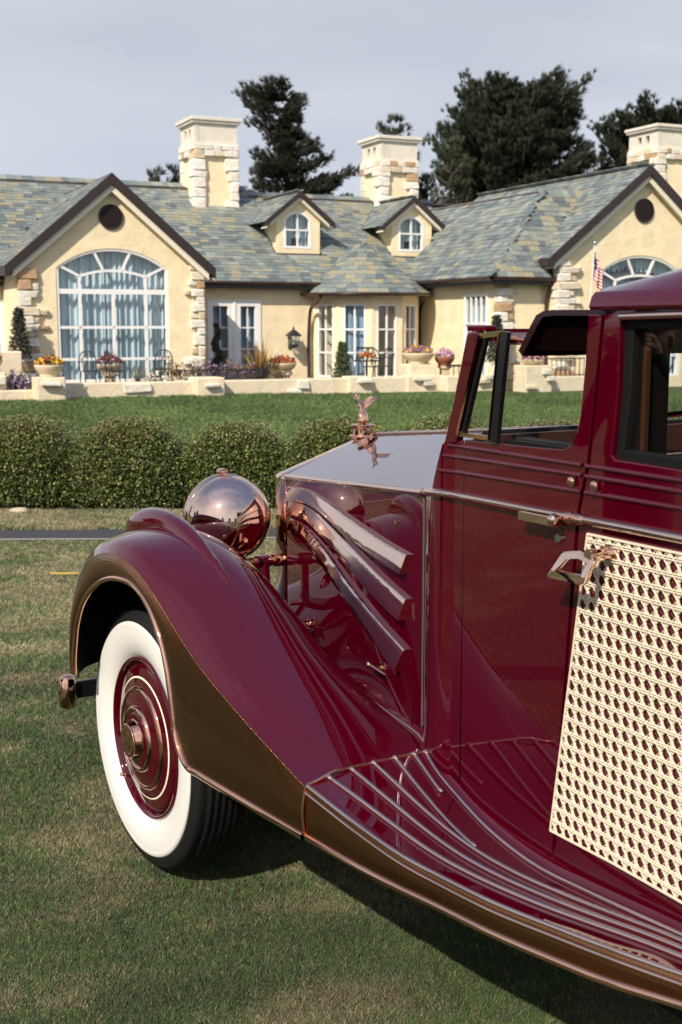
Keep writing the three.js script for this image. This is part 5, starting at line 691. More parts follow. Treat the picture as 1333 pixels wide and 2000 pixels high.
{ // radiator shell with slats, cap and winged mascot
  const out = [[-0.33, 0.62], [0.33, 0.62], [0.33, 1.208], [0.326, 1.220], [0.0, 1.3255], [-0.326, 1.220], [-0.33, 1.208]], inn = [[-0.285, 0.66], [0.285, 0.66], [0.285, 1.185], [0, 1.278], [-0.285, 1.185]];
  const g = slab(out, [inn], 0.072, 0.004).rotateY(-Math.PI / 2).translate(-0.026, 0, 0), sh = part('radiator_shell', toCreasedNormals(g, 0.4), copper, car);
  for (let k = -11; k <= 11; k++) part('grille_slat', box(0.02, Math.max(0.1, 1.27 - 0.33 * Math.abs(k) * 0.024 - 0.66), 0.010, 0.0, 0.66 + (1.27 - 0.33 * Math.abs(k) * 0.024 - 0.66) / 2, k * 0.024), copper, sh);
  part('radiator_core', boxAB(0.03, 0.044, 0.64, 1.19, -0.3, 0.3), black, sh);
  const X = -0.012, Y = 1.3255, lath = (pts) => { const q = mergeVertices(new THREE.LatheGeometry(pts.map(([r, h]) => new THREE.Vector2(r, h)), 40)); q.deleteAttribute('normal'); q.computeVertexNormals(); return toCreasedNormals(q.translate(X, Y, 0), 0.7); };
  part('radiator_cap', lath([[0.030, -0.012], [0.048, 0.002], [0.046, 0.006], [0.036, 0.008], [0.034, 0.028], [0.0405, 0.034], [0.042, 0.038], [0.040, 0.041], [0.020, 0.043], [0.016, 0.046], [0.0005, 0.047]]), copperRed, sh);
  // figure: robed, leaning forward, wings swept back
  const b0 = Y + 0.044, body = []; const prof = [[0.0, 0.017, 0.0], [0.006, 0.020, 0.0], [0.012, 0.0185, 0.001], [0.018, 0.0165, 0.001], [0.024, 0.0178, 0.0], [0.031, 0.0155, -0.001], [0.038, 0.0115, -0.003], [0.046, 0.0095, -0.006], [0.053, 0.0105, -0.010], [0.060, 0.0125, -0.015], [0.066, 0.0130, -0.020], [0.072, 0.0105, -0.025], [0.076, 0.0055, -0.028], [0.080, 0.0050, -0.031], [0.084, 0.0075, -0.034], [0.090, 0.0088, -0.037], [0.096, 0.0075, -0.039], [0.101, 0.002, -0.040]];
  for (const [h, r, dx] of prof) { const row = []; for (let q = 0; q <= 18; q++) { const a = q / 18 * 6.2832, f = 1 + (h < 0.045 ? 0.06 * Math.sin(a * 5 + h * 60) : 0); row.push(V(X + dx + r * f * Math.cos(a) * 0.85, b0 + h, r * f * Math.sin(a))); } body.push(row); }
  const wingM = (s) => { const rows = []; for (let i = 0; i <= 12; i++) { const u = i / 12, w = 0.0185 * Math.pow(Math.sin(Math.min(1, u * 1.15 + 0.1) * 3.05), 0.7) + 0.001, cx = X - 0.018 + 0.036 * u, cy = b0 + 0.056 + 0.026 * u + 0.006 * Math.sin(u * 3), cz = s * (0.006 + 0.040 * u), row = []; for (let k = 0; k <= 8; k++) { const t = k / 8 * 2 - 1; row.push(V(cx + 0.004 * (1 - t * t) - 0.006 * t, cy + w * t * 0.9, cz + s * 0.006 * t + s * 0.004 * (1 - t * t))); } for (let k = 7; k >= 1; k--) { const t = k / 8 * 2 - 1; row.push(V(cx - 0.002 - 0.006 * t, cy + w * t * 0.9, cz + s * 0.006 * t - s * 0.002)); } rows.push(row); } return loft(rows, 1, true); };
  const fig = part('winged_mascot', loft(body), copperRed, sh); void fig;
  part('mascot_wing', wingM(1), copperRed, sh); part('mascot_wing', wingM(-1), copperRed, sh);
}
{ // headlamps on a cross bar
  const R = 0.139, prof = []; // around x, rear pole at +x
  for (let k = 0; k <= 30; k++) { const a = k / 30 * 1.66; prof.push([R * Math.sin(a) * 1.0 + 0.0002, R * Math.cos(a) * 1.04]); }
  const rim = [[R * 1.0, -0.014], [R * 1.028, -0.018], [R * 1.03, -0.032], [R * 1.0, -0.044], [R * 0.94, -0.05], [R * 0.92, -0.046]], lens = []; for (let k = 0; k <= 10; k++) { const a = k / 10; lens.push([R * 0.93 * (1 - a) + 0.0002, -0.046 - 0.03 * Math.sin(a * 1.57)]); }
  const lx = (pts) => { const g = mergeVertices(new THREE.LatheGeometry(pts.map(([r, h]) => new THREE.Vector2(r, h)), 72)); g.deleteAttribute('normal'); g.computeVertexNormals(); return g.rotateZ(-Math.PI / 2); };
  for (const s of [1, -1]) {
    const C = [-0.092, 1.077, 0.470 * s], h = part('headlamp', lx(prof).translate(...C), copper, car);
    part('rim', lx(rim).translate(...C), copper, h); part('lens', lx(lens).translate(...C), MAT.glass, h);
    part('latch', [rod([C[0] - 0.055, C[1] + R + 0.006, C[2]], [C[0] - 0.015, C[1] + R + 0.010, C[2]], 0.012, 12), rod([C[0] - 0.03, C[1] + R + 0.006, C[2]], [C[0] + 0.05, C[1] + R - 0.010, C[2]], 0.009, 12, 0.004), metric(new THREE.SphereGeometry(0.016, 14, 10).scale(1.2, 0.6, 1).translate(C[0] - 0.03, C[1] + R + 0.010, C[2])), rod([C[0] + 0.03, C[1] + R - 0.008, C[2] - 0.012], [C[0] + 0.03, C[1] + R - 0.008, C[2] + 0.012], 0.004, 8)], copperRed, h);
    part('mount', [rod([-0.04, 0.94, C[2]], [-0.06, C[1] - R + 0.012, C[2]], 0.024, 16, 0.036), metric(new THREE.CylinderGeometry(0.04, 0.034, 0.014, 24).translate(-0.055, 0.958, C[2])), metric(new THREE.CylinderGeometry(0.034, 0.04, 0.02, 24).translate(-0.028, 0.928, C[2])), rod([-0.0, 0.99, C[2] + 0.02 * s], [0.07, 1.03, C[2] + 0.02 * s], 0.008, 8)], copperRed, h);
    part('lamp_bracket', [slab([[-0.016, 0.955], [-0.022, 0.945], [-0.030, 0.78], [-0.028, 0.70], [0.040, 0.70], [0.038, 0.78], [0.026, 0.945], [0.018, 0.957]], [], 0.022, 0.003).translate(0.0, 0, 0.392 * s + 0.011), rod([-0.002, 0.94, 0.37 * s], [-0.002, 0.94, 0.415 * s], 0.020, 16)], paint, car);
    part('bracket_bolt', [rod([0.02, 0.80, 0.34 * s], [0.02, 0.80, 0.43 * s], 0.011, 6), rod([-0.002, 0.94, 0.365 * s], [-0.002, 0.94, 0.42 * s], 0.008, 8), metric(new THREE.TorusGeometry(0.036, 0.011, 10, 24).rotateY(0.5).translate(-0.04, 0.835, 0.47 * s)), rod([-0.07, 0.80, 0.47 * s], [-0.02, 0.72, 0.46 * s], 0.012, 8)], copperRed, car);
  }
  part('lamp_bar', [rod([0, 0.94, -0.55], [0, 0.94, 0.55], 0.0165, 20), ...[-0.5, -0.345, 0.345, 0.5].map((z) => rod([0, 0.94, z - 0.012], [0, 0.94, z + 0.012], 0.021, 20))], copperRed, car);
  // bumper: dark bar with copper end drums
  for (const s of [1, -1]) part('bumper_end', [(() => { const q = mergeVertices(new THREE.LatheGeometry([[0.0005, 0.128], [0.014, 0.1265], [0.026, 0.121], [0.031, 0.114], [0.0318, 0.108], [0.0335, 0.105], [0.0335, 0.012], [0.0318, 0.009], [0.029, 0.003], [0.008, 0], [0.008, -0.008], [0.0005, -0.009]].map(([r, h]) => new THREE.Vector2(r, h)), 36)); return toCreasedNormals(q, 0.6); })().translate(-0.888, 0.272, 0.75 * s)], copperRed, car);
  part('bumper_bar', [rbox(0.016, 0.068, 1.46, 0.006, -0.888, 0.335, 0), rbox(0.45, 0.05, 0.05, 0.008, -0.68, 0.34, 0.42), rbox(0.45, 0.05, 0.05, 0.008, -0.68, 0.34, -0.42)], gloss, car);
}
// ---------------------------------------------------------------- cabin
{
  const sidePanel = (name, pts, holes, o = 0, depth = 0.028, bev = 0.003, mat = paint, parent = car) => { const g = toCreasedNormals(onBody(slab(pts, holes, depth, bev).clone(), o), 0.12); part(name, mirrorZ(g), mat, parent); return part(name, g, mat, parent); };
  const cz = (x) => (x < 1.25 ? lerp(nz(1.099), bz(1.25), (x - 1.099) / 0.151) + 0.017 * Math.sin(clamp((x - 1.099) / 0.151) * 3.1416) : bz(x));
  // cowl: gently rounded between bonnet and door
  const cw = []; for (let k = 0; k <= 38; k++) { const u = k / 38, x = lerp(1.099, 1.2915, u), z = cz(x), yt = pw([[1.099, 1.304], [1.165, 1.318], [1.211, 1.432], [1.292, 1.446]], x, 1), r = []; for (let q = 0; q <= 16; q++) { const v = q / 16, y = lerp(0.60, yt, v); r.push(V(x, y, z)); } cw.push(r); }
  part('cowl_side', loft(cw), paint, car); part('cowl_side', mirrorZ(loft(cw)), paint, car);
  const ct = []; for (let i = 0; i <= 8; i++) { const x = lerp(1.096, 1.30, i / 8), zz = lerp(nz(1.096), bz(1.29), i / 8), ye = Math.min(1.425, pw([[1.096, 1.304], [1.165, 1.318], [1.211, 1.43], [1.31, 1.44]], x, 1) - 0.002), r = []; for (let k = -12; k <= 12; k++) { const u = k / 12; r.push(V(x, lerp(1.436 + 0.008 * i / 8, ye, Math.pow(Math.abs(u), 1.5)), u * zz)); } ct.push(r); } part('cowl_top', loft(ct), paint, car);
  // front door below the belt, screen pillar, rear pillar
  const sx = (y) => pw([[0.5, 1.652], [0.707, 1.662], [1.086, 1.687], [1.343, 1.708], [1.445, 1.735], [1.58, 1.751], [1.725, 1.766]], y, 1);
  const door = sidePanel('front_door', [[1.296, 0.58], [1.45, 0.56], [1.60, 0.57], [sx(0.6) - 0.004, 0.59], [sx(0.707) - 0.004, 0.707], [sx(1.086) - 0.004, 1.086], [sx(1.343) - 0.004, 1.343], [sx(1.445) - 0.004, 1.445], [sx(1.58) - 0.004, 1.58], [sx(1.715) - 0.004, 1.715], [1.722, 1.716], [1.716, 1.62], [1.706, 1.53], [1.698, 1.497], [1.682, 1.470], [1.655, 1.458], [1.56, 1.454], [1.292, 1.446], [1.292, 1.2]], [], 0, 0.028, 0.0012);
  const pil = sidePanel('screen_pillar', [[1.211, 1.431], [1.250, 1.533], [1.300, 1.672], [1.306, 1.682], [1.345, 1.684], [1.352, 1.676], [1.316, 1.581], [1.282, 1.492], [1.268, 1.449], [1.262, 1.436]], [], 0.006, 0.022, 0.005);
  part('pillar_cap', rbox(0.062, 0.013, 0.034, 0.004, 1.336, 1.690, bz(1.33) - 0.012), paint, pil);
  // ventilator window: copper frame, glass, black upright
  const fr = (a, b, t, name, mat, o = 0.002) => part(name, bar([a[0], a[1], bz(a[0]) + o], [b[0], b[1], bz(b[0]) + o], t, 0.011), mat, door);
  fr([1.275, 1.456], [1.362, 1.676], 0.007, 'vent_frame', copperRed, 0.006); fr([1.355, 1.674], [1.452, 1.682], 0.012, 'vent_frame', copper); fr([1.275, 1.458], [1.415, 1.459], 0.009, 'vent_frame', copperRed); fr([1.291, 1.462], [1.374, 1.668], 0.008, 'vent_seal', black, 0.0);
  fr([1.420, 1.452], [1.453, 1.684], 0.021, 'vent_upright', gloss, 0.004); fr([1.405, 1.456], [1.437, 1.682], 0.004, 'vent_frame', copperRed, 0.007);
  const flat = (pts, o) => { const g = new THREE.ShapeGeometry(shape(pts)); const p = g.attributes.position; for (let i = 0; i < p.count; i++) p.setZ(i, bz(p.getX(i)) + o); g.computeVertexNormals(); return g; };
  part('vent_glass', flat([[1.296, 1.466], [1.41, 1.466], [1.436, 1.668], [1.376, 1.664]], -0.008), MAT.glass, door);
  part('lowered_glass', flat([[1.436, 1.44], [1.69, 1.44], [1.69, 1.468], [1.436, 1.476]], -0.016), MAT.glass, door);
  part('sill_seal', [bar([1.43, 1.452, bz(1.43) - 0.022], [1.67, 1.455, bz(1.67) - 0.022], 0.012, 0.012), bar([1.43, 1.45, bz(1.43) - 0.06], [1.67, 1.453, bz(1.67) - 0.06], 0.02, 0.04)], black, door);
  // rear door and the body behind it
  const L = 3.15, rd = sidePanel('rear_door', [[sx(0.6) + 0.004, 0.575], [1.85, 0.585], [2.1, 0.62], [2.42, 0.66], [2.42, 1.726], [sx(1.72) + 0.004, 1.726], [sx(1.58) + 0.004, 1.58], [sx(1.445) + 0.004, 1.445], [sx(1.343) + 0.004, 1.343], [sx(1.086) + 0.004, 1.086], [sx(0.707) + 0.004, 0.707]], [[[1.815, 1.708], [1.815, 1.58], [1.803, 1.462], [1.812, 1.455], [2.34, 1.455], [2.35, 1.465], [2.35, 1.700], [2.34, 1.708]]]);
  sidePanel('rear_quarter', [[2.428, 0.60], [L, 0.60], [L, 1.726], [2.428, 1.726]], [[[2.5, 1.46], [2.9, 1.46], [2.9, 1.70], [2.5, 1.70]]]);
  part('back_panel', boxAB(L, L + 0.04, 0.55, 1.74, -bz(L), bz(L)), paint, car);
  const win = sidePanel('window_frame', [[1.812, 1.710], [1.812, 1.58], [1.800, 1.46], [1.810, 1.452], [2.345, 1.452], [2.352, 1.46], [2.352, 1.71]], [[[1.838, 1.690], [1.836, 1.58], [1.823, 1.472], [2.33, 1.472], [2.33, 1.690]]], -0.012, 0.03, 0.003, black, rd);
  part('glass', flat([[1.83, 1.695], [1.82, 1.468], [2.335, 1.468], [2.335, 1.695]], -0.026), MAT.glass, rd); void win;
  part('window_rail', tube([[1.818, 1.712, bz(1.818) + 0.002], [2.0, 1.715, bz(2.0) + 0.002], [2.35, 1.715, bz(2.35) + 0.002]], 0.007, 20, 8), copper, rd);
  // belt mouldings
  const belts = [[1.231, 1.4300, 1.718, 1.4345, 2.42, 1.4400], [1.216, 1.405, 1.718, 1.4150, 2.42, 1.423], [1.196, 1.3700, 1.709, 1.3835, 2.42, 1.398]];
  for (const b of belts) { const strip = (x0, x1, parent) => { const rows = []; for (let k = 0; k <= 20; k++) { const x = lerp(x0, x1, k / 20), y = x < b[2] ? lerp(b[1], b[3], (x - b[0]) / (b[2] - b[0])) : lerp(b[3], b[5], (x - b[2]) / (b[4] - b[2])), z = x < 1.29 ? cz(x) : bz(x); rows.push([V(x, y + 0.005, z - 0.001), V(x, y + 0.003, z + 0.0035), V(x, y, z + 0.005), V(x, y - 0.003, z + 0.004), V(x, y - 0.005, z - 0.001)]); } const g = toCreasedNormals(loft(rows), 0.6); part('belt_moulding', g, paint, parent); part('belt_moulding', mirrorZ(g), paint, parent); }; strip(b[0], sx(1.40) - 0.006, door); strip(sx(1.40) + 0.006, 2.42, rd); }
  const my = (x) => pw([[1.09, 1.305], [1.174, 1.3175], [1.403, 1.323], [1.62, 1.328], [1.7, 1.331], [2.0, 1.339], [2.5, 1.352]], x, 1);
  const mould = (x0, x1, parent) => part('copper_moulding', tube([0, 0.25, 0.5, 0.75, 1].map((u) => { const x = lerp(x0, x1, u); return [x, my(x), (x < 1.29 ? cz(x) : bz(x)) + 0.007]; }), 0.0088, 40, 12), copper, parent);
  mould(1.10, 1.29, pil); mould(1.29, 1.695, door); mould(1.712, 2.42, rd);
  part('moulding_end', [metric(new THREE.SphereGeometry(0.0135, 14, 10).scale(1.6, 1, 1).translate(1.697, my(1.697), bz(1.7) + 0.010)), rod([1.70, my(1.7) + 0.004, bz(1.7) + 0.012], [1.722, my(1.72), bz(1.72) + 0.012], 0.010, 12, 0.008)], copperRed, door); part('moulding_end', metric(new THREE.SphereGeometry(0.0125, 14, 10).scale(1.8, 1, 1).translate(1.722, my(1.722), bz(1.722) + 0.009)), copperRed, rd);
  part('door_handle', [bar([1.552, my(1.55) - 0.009, bz(1.55) + 0.028], [1.668, my(1.668) - 0.009, bz(1.668) + 0.030], 0.016, 0.011), rod([1.664, my(1.66) - 0.009, bz(1.66)], [1.668, my(1.66) - 0.006, bz(1.66) + 0.036], 0.0115, 14), metric(new THREE.SphereGeometry(0.0125, 14, 10).translate(1.672, my(1.67) - 0.004, bz(1.67) + 0.034))], copper, door);
  part('door_lock', [metric(new THREE.CylinderGeometry(0.0085, 0.010, 0.008, 18).rotateX(Math.PI / 2).translate(1.653, 1.284, bz(1.653) + 0.003))], phys(rgb(0.7, 0.7, 0.72), 0.12, { metalness: 1 }), door);
  for (const [x, p] of [[1.691, door], [1.762, rd]]) part('dome_screw', metric(new THREE.SphereGeometry(0.0095, 16, 10).scale(1, 1.1, 0.45).translate(x, 1.4, bz(x) + 0.007)), copperRed, p);
  // pull handle: a copper stirrup standing off the door on a short arm
  const hp = (pts) => pts.map(([x, y]) => [x, y]); const st = slab(hp([[1.738, 1.2775], [1.78, 1.286], [1.822, 1.280], [1.8265, 1.274], [1.810, 1.230], [1.805, 1.2265], [1.702, 1.2215], [1.699, 1.226], [1.728, 1.272]]), [hp([[1.745, 1.2665], [1.78, 1.2735], [1.811, 1.2690], [1.799, 1.2390], [1.718, 1.2360]])], 0.013, 0.0025);
  part('pull_handle', [toCreasedNormals((() => { const g = st; const p = g.attributes.position; for (let i = 0; i < p.count; i++) p.setZ(i, p.getZ(i) - (p.getY(i) - 1.25) * 0.27); return onBody(g, 0.062); })(), 0.5), rod([1.815, 1.279, bz(1.815) - 0.004], [1.806, 1.281, bz(1.806) + 0.055], 0.010, 14, 0.012), metric(new THREE.CylinderGeometry(0.02, 0.022, 0.008, 20).rotateX(Math.PI / 2).translate(1.815, 1.279, bz(1.815) + 0.004))], copper, rd);
  // woven cane on the rear door: real strands, paired along and up the door, single ones crossing
  const P0 = [[1.7465, 1.3075], [2.38, 1.3220], [2.38, 0.712], [1.85, 0.694], [1.6545, 0.6815], [1.7185, 1.114]]; // outline, clockwise
  const left = (y) => (y > 1.114 ? lerp(1.7185, 1.7465, (y - 1.114) / 0.1935) : lerp(1.6545, 1.7185, (y - 0.6815) / 0.4325)), bot = (x) => (x < 1.85 ? lerp(0.6815, 0.694, (x - 1.6545) / 0.1955) : lerp(0.694, 0.712, (x - 1.85) / 0.53)), top = (x) => lerp(1.3075, 1.322, (x - 1.7465) / 0.6335);
  const inP = (x, y) => x < 2.38 && x > left(y) && y > bot(x) && y < top(x); const clip = (a, b) => { let lo = null, hi = null; const n = 400; for (let i = 0; i <= n; i++) { const t = i / n; if (inP(lerp(a[0], b[0], t), lerp(a[1], b[1], t))) { lo ??= t; hi = t; } } return lo === null || hi - lo < 0.004 ? null : [[lerp(a[0], b[0], lo), lerp(a[1], b[1], lo)], [lerp(a[0], b[0], hi), lerp(a[1], b[1], hi)]]; };
  const strands = [], put = (a, b, w, o) => { const c = clip(a, b); if (c) { const [p, q] = c, dx = q[0] - p[0], dy = q[1] - p[1], l = Math.hypot(dx, dy), nx = -dy / l * w / 2, ny = dx / l * w / 2, H = 0.0016, z = (x, e) => bz(x) + 0.003 + o + e, row = ([x, y]) => [V(x - nx, y - ny, z(x - nx, -0.0016)), V(x - nx * 0.8, y - ny * 0.8, z(x, H * 0.4)), V(x, y, z(x, H * 0.7)), V(x + nx * 0.8, y + ny * 0.8, z(x, H * 0.4)), V(x + nx, y + ny, z(x + nx, -0.0016))]; strands.push(loft([row(p), row(q)])); } };
  const PX = 0.0276, PY = 0.0279, sl = 0.0226; // pitch across and up; the rows follow the top edge
  for (let j = -2; j < 26; j++) for (const s of [-0.0022, 0.0022]) { const y = 1.296 - j * PY + s; put([1.6, y - 0.19 * sl], [2.4, y + 0.61 * sl], 0.0026, 0.0034); }
  for (let i = 0; i < 30; i++) for (const s of [-0.0024, 0.0024]) { const x = 1.640 + i * PX + s; put([x, 0.6], [x, 1.4], 0.0022, 0.0012); }
  for (let i = -30; i < 58; i++) { const x = 1.640 + i * PX, y0 = 1.296 - 26 * PY, yy = (q) => y0 + (q - 1.79) * sl; for (const h of [PX / 2]) { put([x + h, yy(x)], [x + 27 * PX + h, yy(x + 27 * PX) + 27 * PY], 0.0017, 0.0022); put([x + h, yy(x)], [x - 27 * PX + h, yy(x - 27 * PX) + 27 * PY], 0.0017, 0.0028); } }
  const cane = std(rgb(0.69, 0.612, 0.48), 0.55); const cp = part('cane_weave', strands, cane, rd);
  const edge = [[1.7465, 1.3075], [2.38, 1.322]]; put([1.7465, 1.3073], [2.38, 1.3218], 0.004, 0.003); part('cane_border', [bar([edge[0][0], edge[0][1], bz(edge[0][0]) + 0.006], [edge[1][0], edge[1][1], bz(edge[1][0]) + 0.006], 0.004, 0.004), bar([1.7465, 1.3075, bz(1.7465) + 0.006], [1.7185, 1.114, bz(1.7185) + 0.006], 0.003, 0.004), bar([1.7185, 1.114, bz(1.7185) + 0.006], [1.6545, 0.6815, bz(1.6545) + 0.006], 0.003, 0.004), bar([1.6545, 0.6815, bz(1.6545) + 0.006], [1.85, 0.694, bz(1.85) + 0.006], 0.0035, 0.004), bar([1.85, 0.694, bz(1.85) + 0.006], [2.38, 0.712, bz(2.38) + 0.006], 0.0035, 0.004)], cane, cp);
  // roof: domed, closed over the rear compartment, with a drip ledge
  const rr = []; for (let i = 0; i <= 34; i++) { const x = 1.738 + (L + 0.02 - 1.738) * Math.pow(i / 34, 1.5), w = bz(x) + 0.004, h = 0.160 * Math.pow(smooth(-0.22, 1, (x - 1.738) / 0.62), 0.75) * (1 - 0.5 * smooth(2.6, 3.2, x)) + 0.008, r = []; for (let k = -24; k <= 24; k++) { const u = k / 24, a = Math.abs(u); r.push(V(x, 1.756 + h * Math.pow(1 - Math.pow(a, 3.2), 0.55), u * (w - 0.010))); } rr.push(r); }
  const roof = part('roof', loft(rr), paint, car);
  part('roof_front', loft([rr[0], rr[0].map((p) => V(p.x - 0.004, 1.728, p.z * 1.005))]), paint, roof);
  for (const s of [1, -1]) { const band = []; for (let k = 0; k <= 12; k++) { const x = lerp(1.736, L, k / 12), z = bz(x) + 0.002; band.push([V(x, 1.7245, s * (z - 0.012)), V(x, 1.725, s * (z + 0.006)), V(x, 1.731, s * (z + 0.010)), V(x, 1.748, s * (z + 0.004)), V(x, 1.758, s * (z - 0.006)), V(x, 1.757, s * (z - 0.02))]); } part('drip_ledge', toCreasedNormals(loft(band), 0.5), paint, roof); }
  part('headlining', loft(rr.map((r) => r.map((p) => V(p.x, p.y - 0.03, p.z * 0.97)))), std(rgb(0.12, 0.08, 0.05), 0.9), roof);
  // visor: the short forward peak of the roof across the open front seat
  const vis = [[1.742, 1.7255], [1.60, 1.7265], [1.572, 1.724], [1.552, 1.716], [1.538, 1.698], [1.501, 1.646]], vr = vis.map(([x, y]) => { const r = []; for (let k = -10; k <= 10; k++) r.push(V(x, y, k / 10 * (bz(1.6) - 0.006))); return r; }); const vr2 = vis.map(([x, y], i) => { const r = []; for (let k = -10; k <= 10; k++) r.push(V(x + (i > 2 ? 0.012 : 0), y - 0.011, k / 10 * (bz(1.6) - 0.006))); return r; });
  part('visor', [toCreasedNormals(loft(vr), 0.8), toCreasedNormals(loft(vr2), 0.8), loft([vr.at(-1), vr2.at(-1)]), loft([vr.map((r) => r.at(-1)), vr2.map((r) => r.at(-1))]), loft([vr.map((r) => r[0]), vr2.map((r) => r[0])])], phys(rgb(0.012, 0.0004, 0.002), 0.3, { clearcoat: 0.6, clearcoatRoughness: 0.05, specularIntensity: 0.2 }), roof);
  part('visor_end', slab([[1.742, 1.716], [1.742, 1.650], [1.512, 1.646], [1.545, 1.692], [1.56, 1.708], [1.58, 1.715]], [], 0.008).translate(0, 0, bz(1.6) - 0.03), phys(rgb(0.0025, 0.0004, 0.0006), 0.9, { specularIntensity: 0.06 }), roof);
  // windscreen
  const A = [1.215, 1.40], B = [1.345, 1.68], zs = 0.53;
  part('windscreen', quad([A[0], A[1], zs], [B[0], B[1], zs], [B[0], B[1], -zs], [A[0], A[1], -zs]), MAT.glass, car);
  part('screen_frame', [bar([B[0], B[1] - 0.004, zs + 0.03], [B[0], B[1] - 0.004, -zs - 0.03], 0.026, 0.022, [1, 0, 0]), bar([A[0] + 0.01, A[1] + 0.02, zs], [A[0] + 0.01, A[1] + 0.02, -zs], 0.018, 0.016, [1, 0, 0])], paint, car);
  part('visor_hinge', [rod([1.36, 1.668, 0.50], [1.50, 1.65, 0.50], 0.009, 10), rod([1.36, 1.668, 0.46], [1.36, 1.668, 0.54], 0.014, 12), rod([1.50, 1.65, 0.46], [1.50, 1.65, 0.54], 0.013, 12)], copperRed, car);
  part('wiper', [rod([1.262, 1.452, 0.28], [1.285, 1.462, -0.06], 0.006, 8), bar([1.27, 1.462, 0.20], [1.29, 1.480, -0.14], 0.012, 0.008), rod([1.255, 1.44, 0.30], [1.262, 1.455, 0.27], 0.010, 8)], copperRed, car);
  // interior
  part('dashboard', [bar([1.335, 1.41, 0.57], [1.335, 1.41, -0.57], 0.10, 0.05, [1, 0, 0]), boxAB(1.29, 1.36, 1.1, 1.36, -0.56, 0.56)], leather, car);
  part('dash_rail', [rod([1.325, 1.456, 0.55], [1.325, 1.456, -0.55], 0.012, 10)], black, car);
  part('front_seat', [rbox(0.16, 0.42, 1.08, 0.05, 1.70, 1.16, 0, 3), rbox(0.5, 0.16, 1.08, 0.05, 1.48, 0.98, 0, 3)], leather, car);
  part('division', [boxAB(1.79, 1.83, 0.6, 1.44, -0.60, 0.60), boxAB(1.785, 1.835, 1.443, 1.73, 0.53, 0.60), boxAB(1.785, 1.835, 1.443, 1.73, -0.60, -0.53), boxAB(1.786, 1.834, 1.66, 1.731, -0.528, 0.528)], phys(rgb(0.006, 0.004, 0.003), 0.6, { specularIntensity: 0.3 }), car);
  part('division_trim', [boxAB(1.836, 1.846, 1.445, 1.70, 0.590, 0.60), boxAB(1.836, 1.85, 1.442, 1.462, -0.58, 0.58)], wood, car);
  part('division_glass', quad([1.81, 1.445, 0.498], [1.81, 1.66, 0.498], [1.81, 1.66, -0.498], [1.81, 1.445, -0.498]), MAT.glass, car);
  part('rear_seat', [rbox(0.2, 0.75, 1.1, 0.06, 2.95, 1.2, 0, 3), rbox(0.55, 0.2, 1.1, 0.06, 2.65, 0.95, 0, 3)], leather, car);
  part('floor', boxAB(1.0, L, 0.565, 0.60, -0.555, 0.555), black, car);
  part('driver_mirror', [rbox(0.012, 0.05, 0.075, 0.004, 1.40, 1.60, -0.62), rod([1.41, 1.58, -0.62], [1.42, 1.47, -0.60], 0.005, 8)], phys(rgb(0.85, 0.86, 0.88), 0.03, { metalness: 1 }), car);
}
car.traverse((o) => { if (o.isMesh) { o.castShadow = o.receiveShadow = true; } });
// ---------------------------------------------------------------- bystander left of the frame: seen only as a dark mirror image in the rear door glass
function blobMesh(bones, centre, half, res, k = 0.03) { // bones: [ax,ay,az,ra, bx,by,bz,rb]
  const mc = new MarchingCubes(res, MAT.room, false, false, 90000), N = res, F = mc.field; mc.isolation = 0; mc.enableUvs = mc.enableColors = false;
  for (let z = 0; z < N; z++) for (let y = 0; y < N; y++) for (let x = 0; x < N; x++) {
    const px = centre[0] + half * ((x - N / 2) / (N / 2)), py = centre[1] + half * ((y - N / 2) / (N / 2)), pz = centre[2] + half * ((z - N / 2) / (N / 2)); let d = 9;
    for (const b of bones) { const ex = b[4] - b[0], ey = b[5] - b[1], ez = b[6] - b[2], l = ex * ex + ey * ey + ez * ez || 1e-9, t = clamp(((px - b[0]) * ex + (py - b[1]) * ey + (pz - b[2]) * ez) / l), q = Math.hypot(px - b[0] - ex * t, (py - b[1] - ey * t), (pz - b[2] - ez * t) * (b[8] ?? 1)) - lerp(b[3], b[7], t), h = clamp(0.5 + 0.5 * (d - q) / k); d = lerp(d, q, h) - k * h * (1 - h); }
    F[x + y * N + z * N * N] = -d;
  }
  mc.update(); const n = mc.count, g = new THREE.BufferGeometry(), pos = new Float32Array(n * 3); for (let i = 0; i < n; i++) { pos[3 * i] = centre[0] + half * mc.positionArray[3 * i]; pos[3 * i + 1] = centre[1] + half * mc.positionArray[3 * i + 1]; pos[3 * i + 2] = centre[2] + half * mc.positionArray[3 * i + 2]; }
  g.setAttribute('position', new THREE.BufferAttribute(pos, 3)); const m = mergeVertices(g, 1e-4); m.computeVertexNormals(); return metric(m);
}
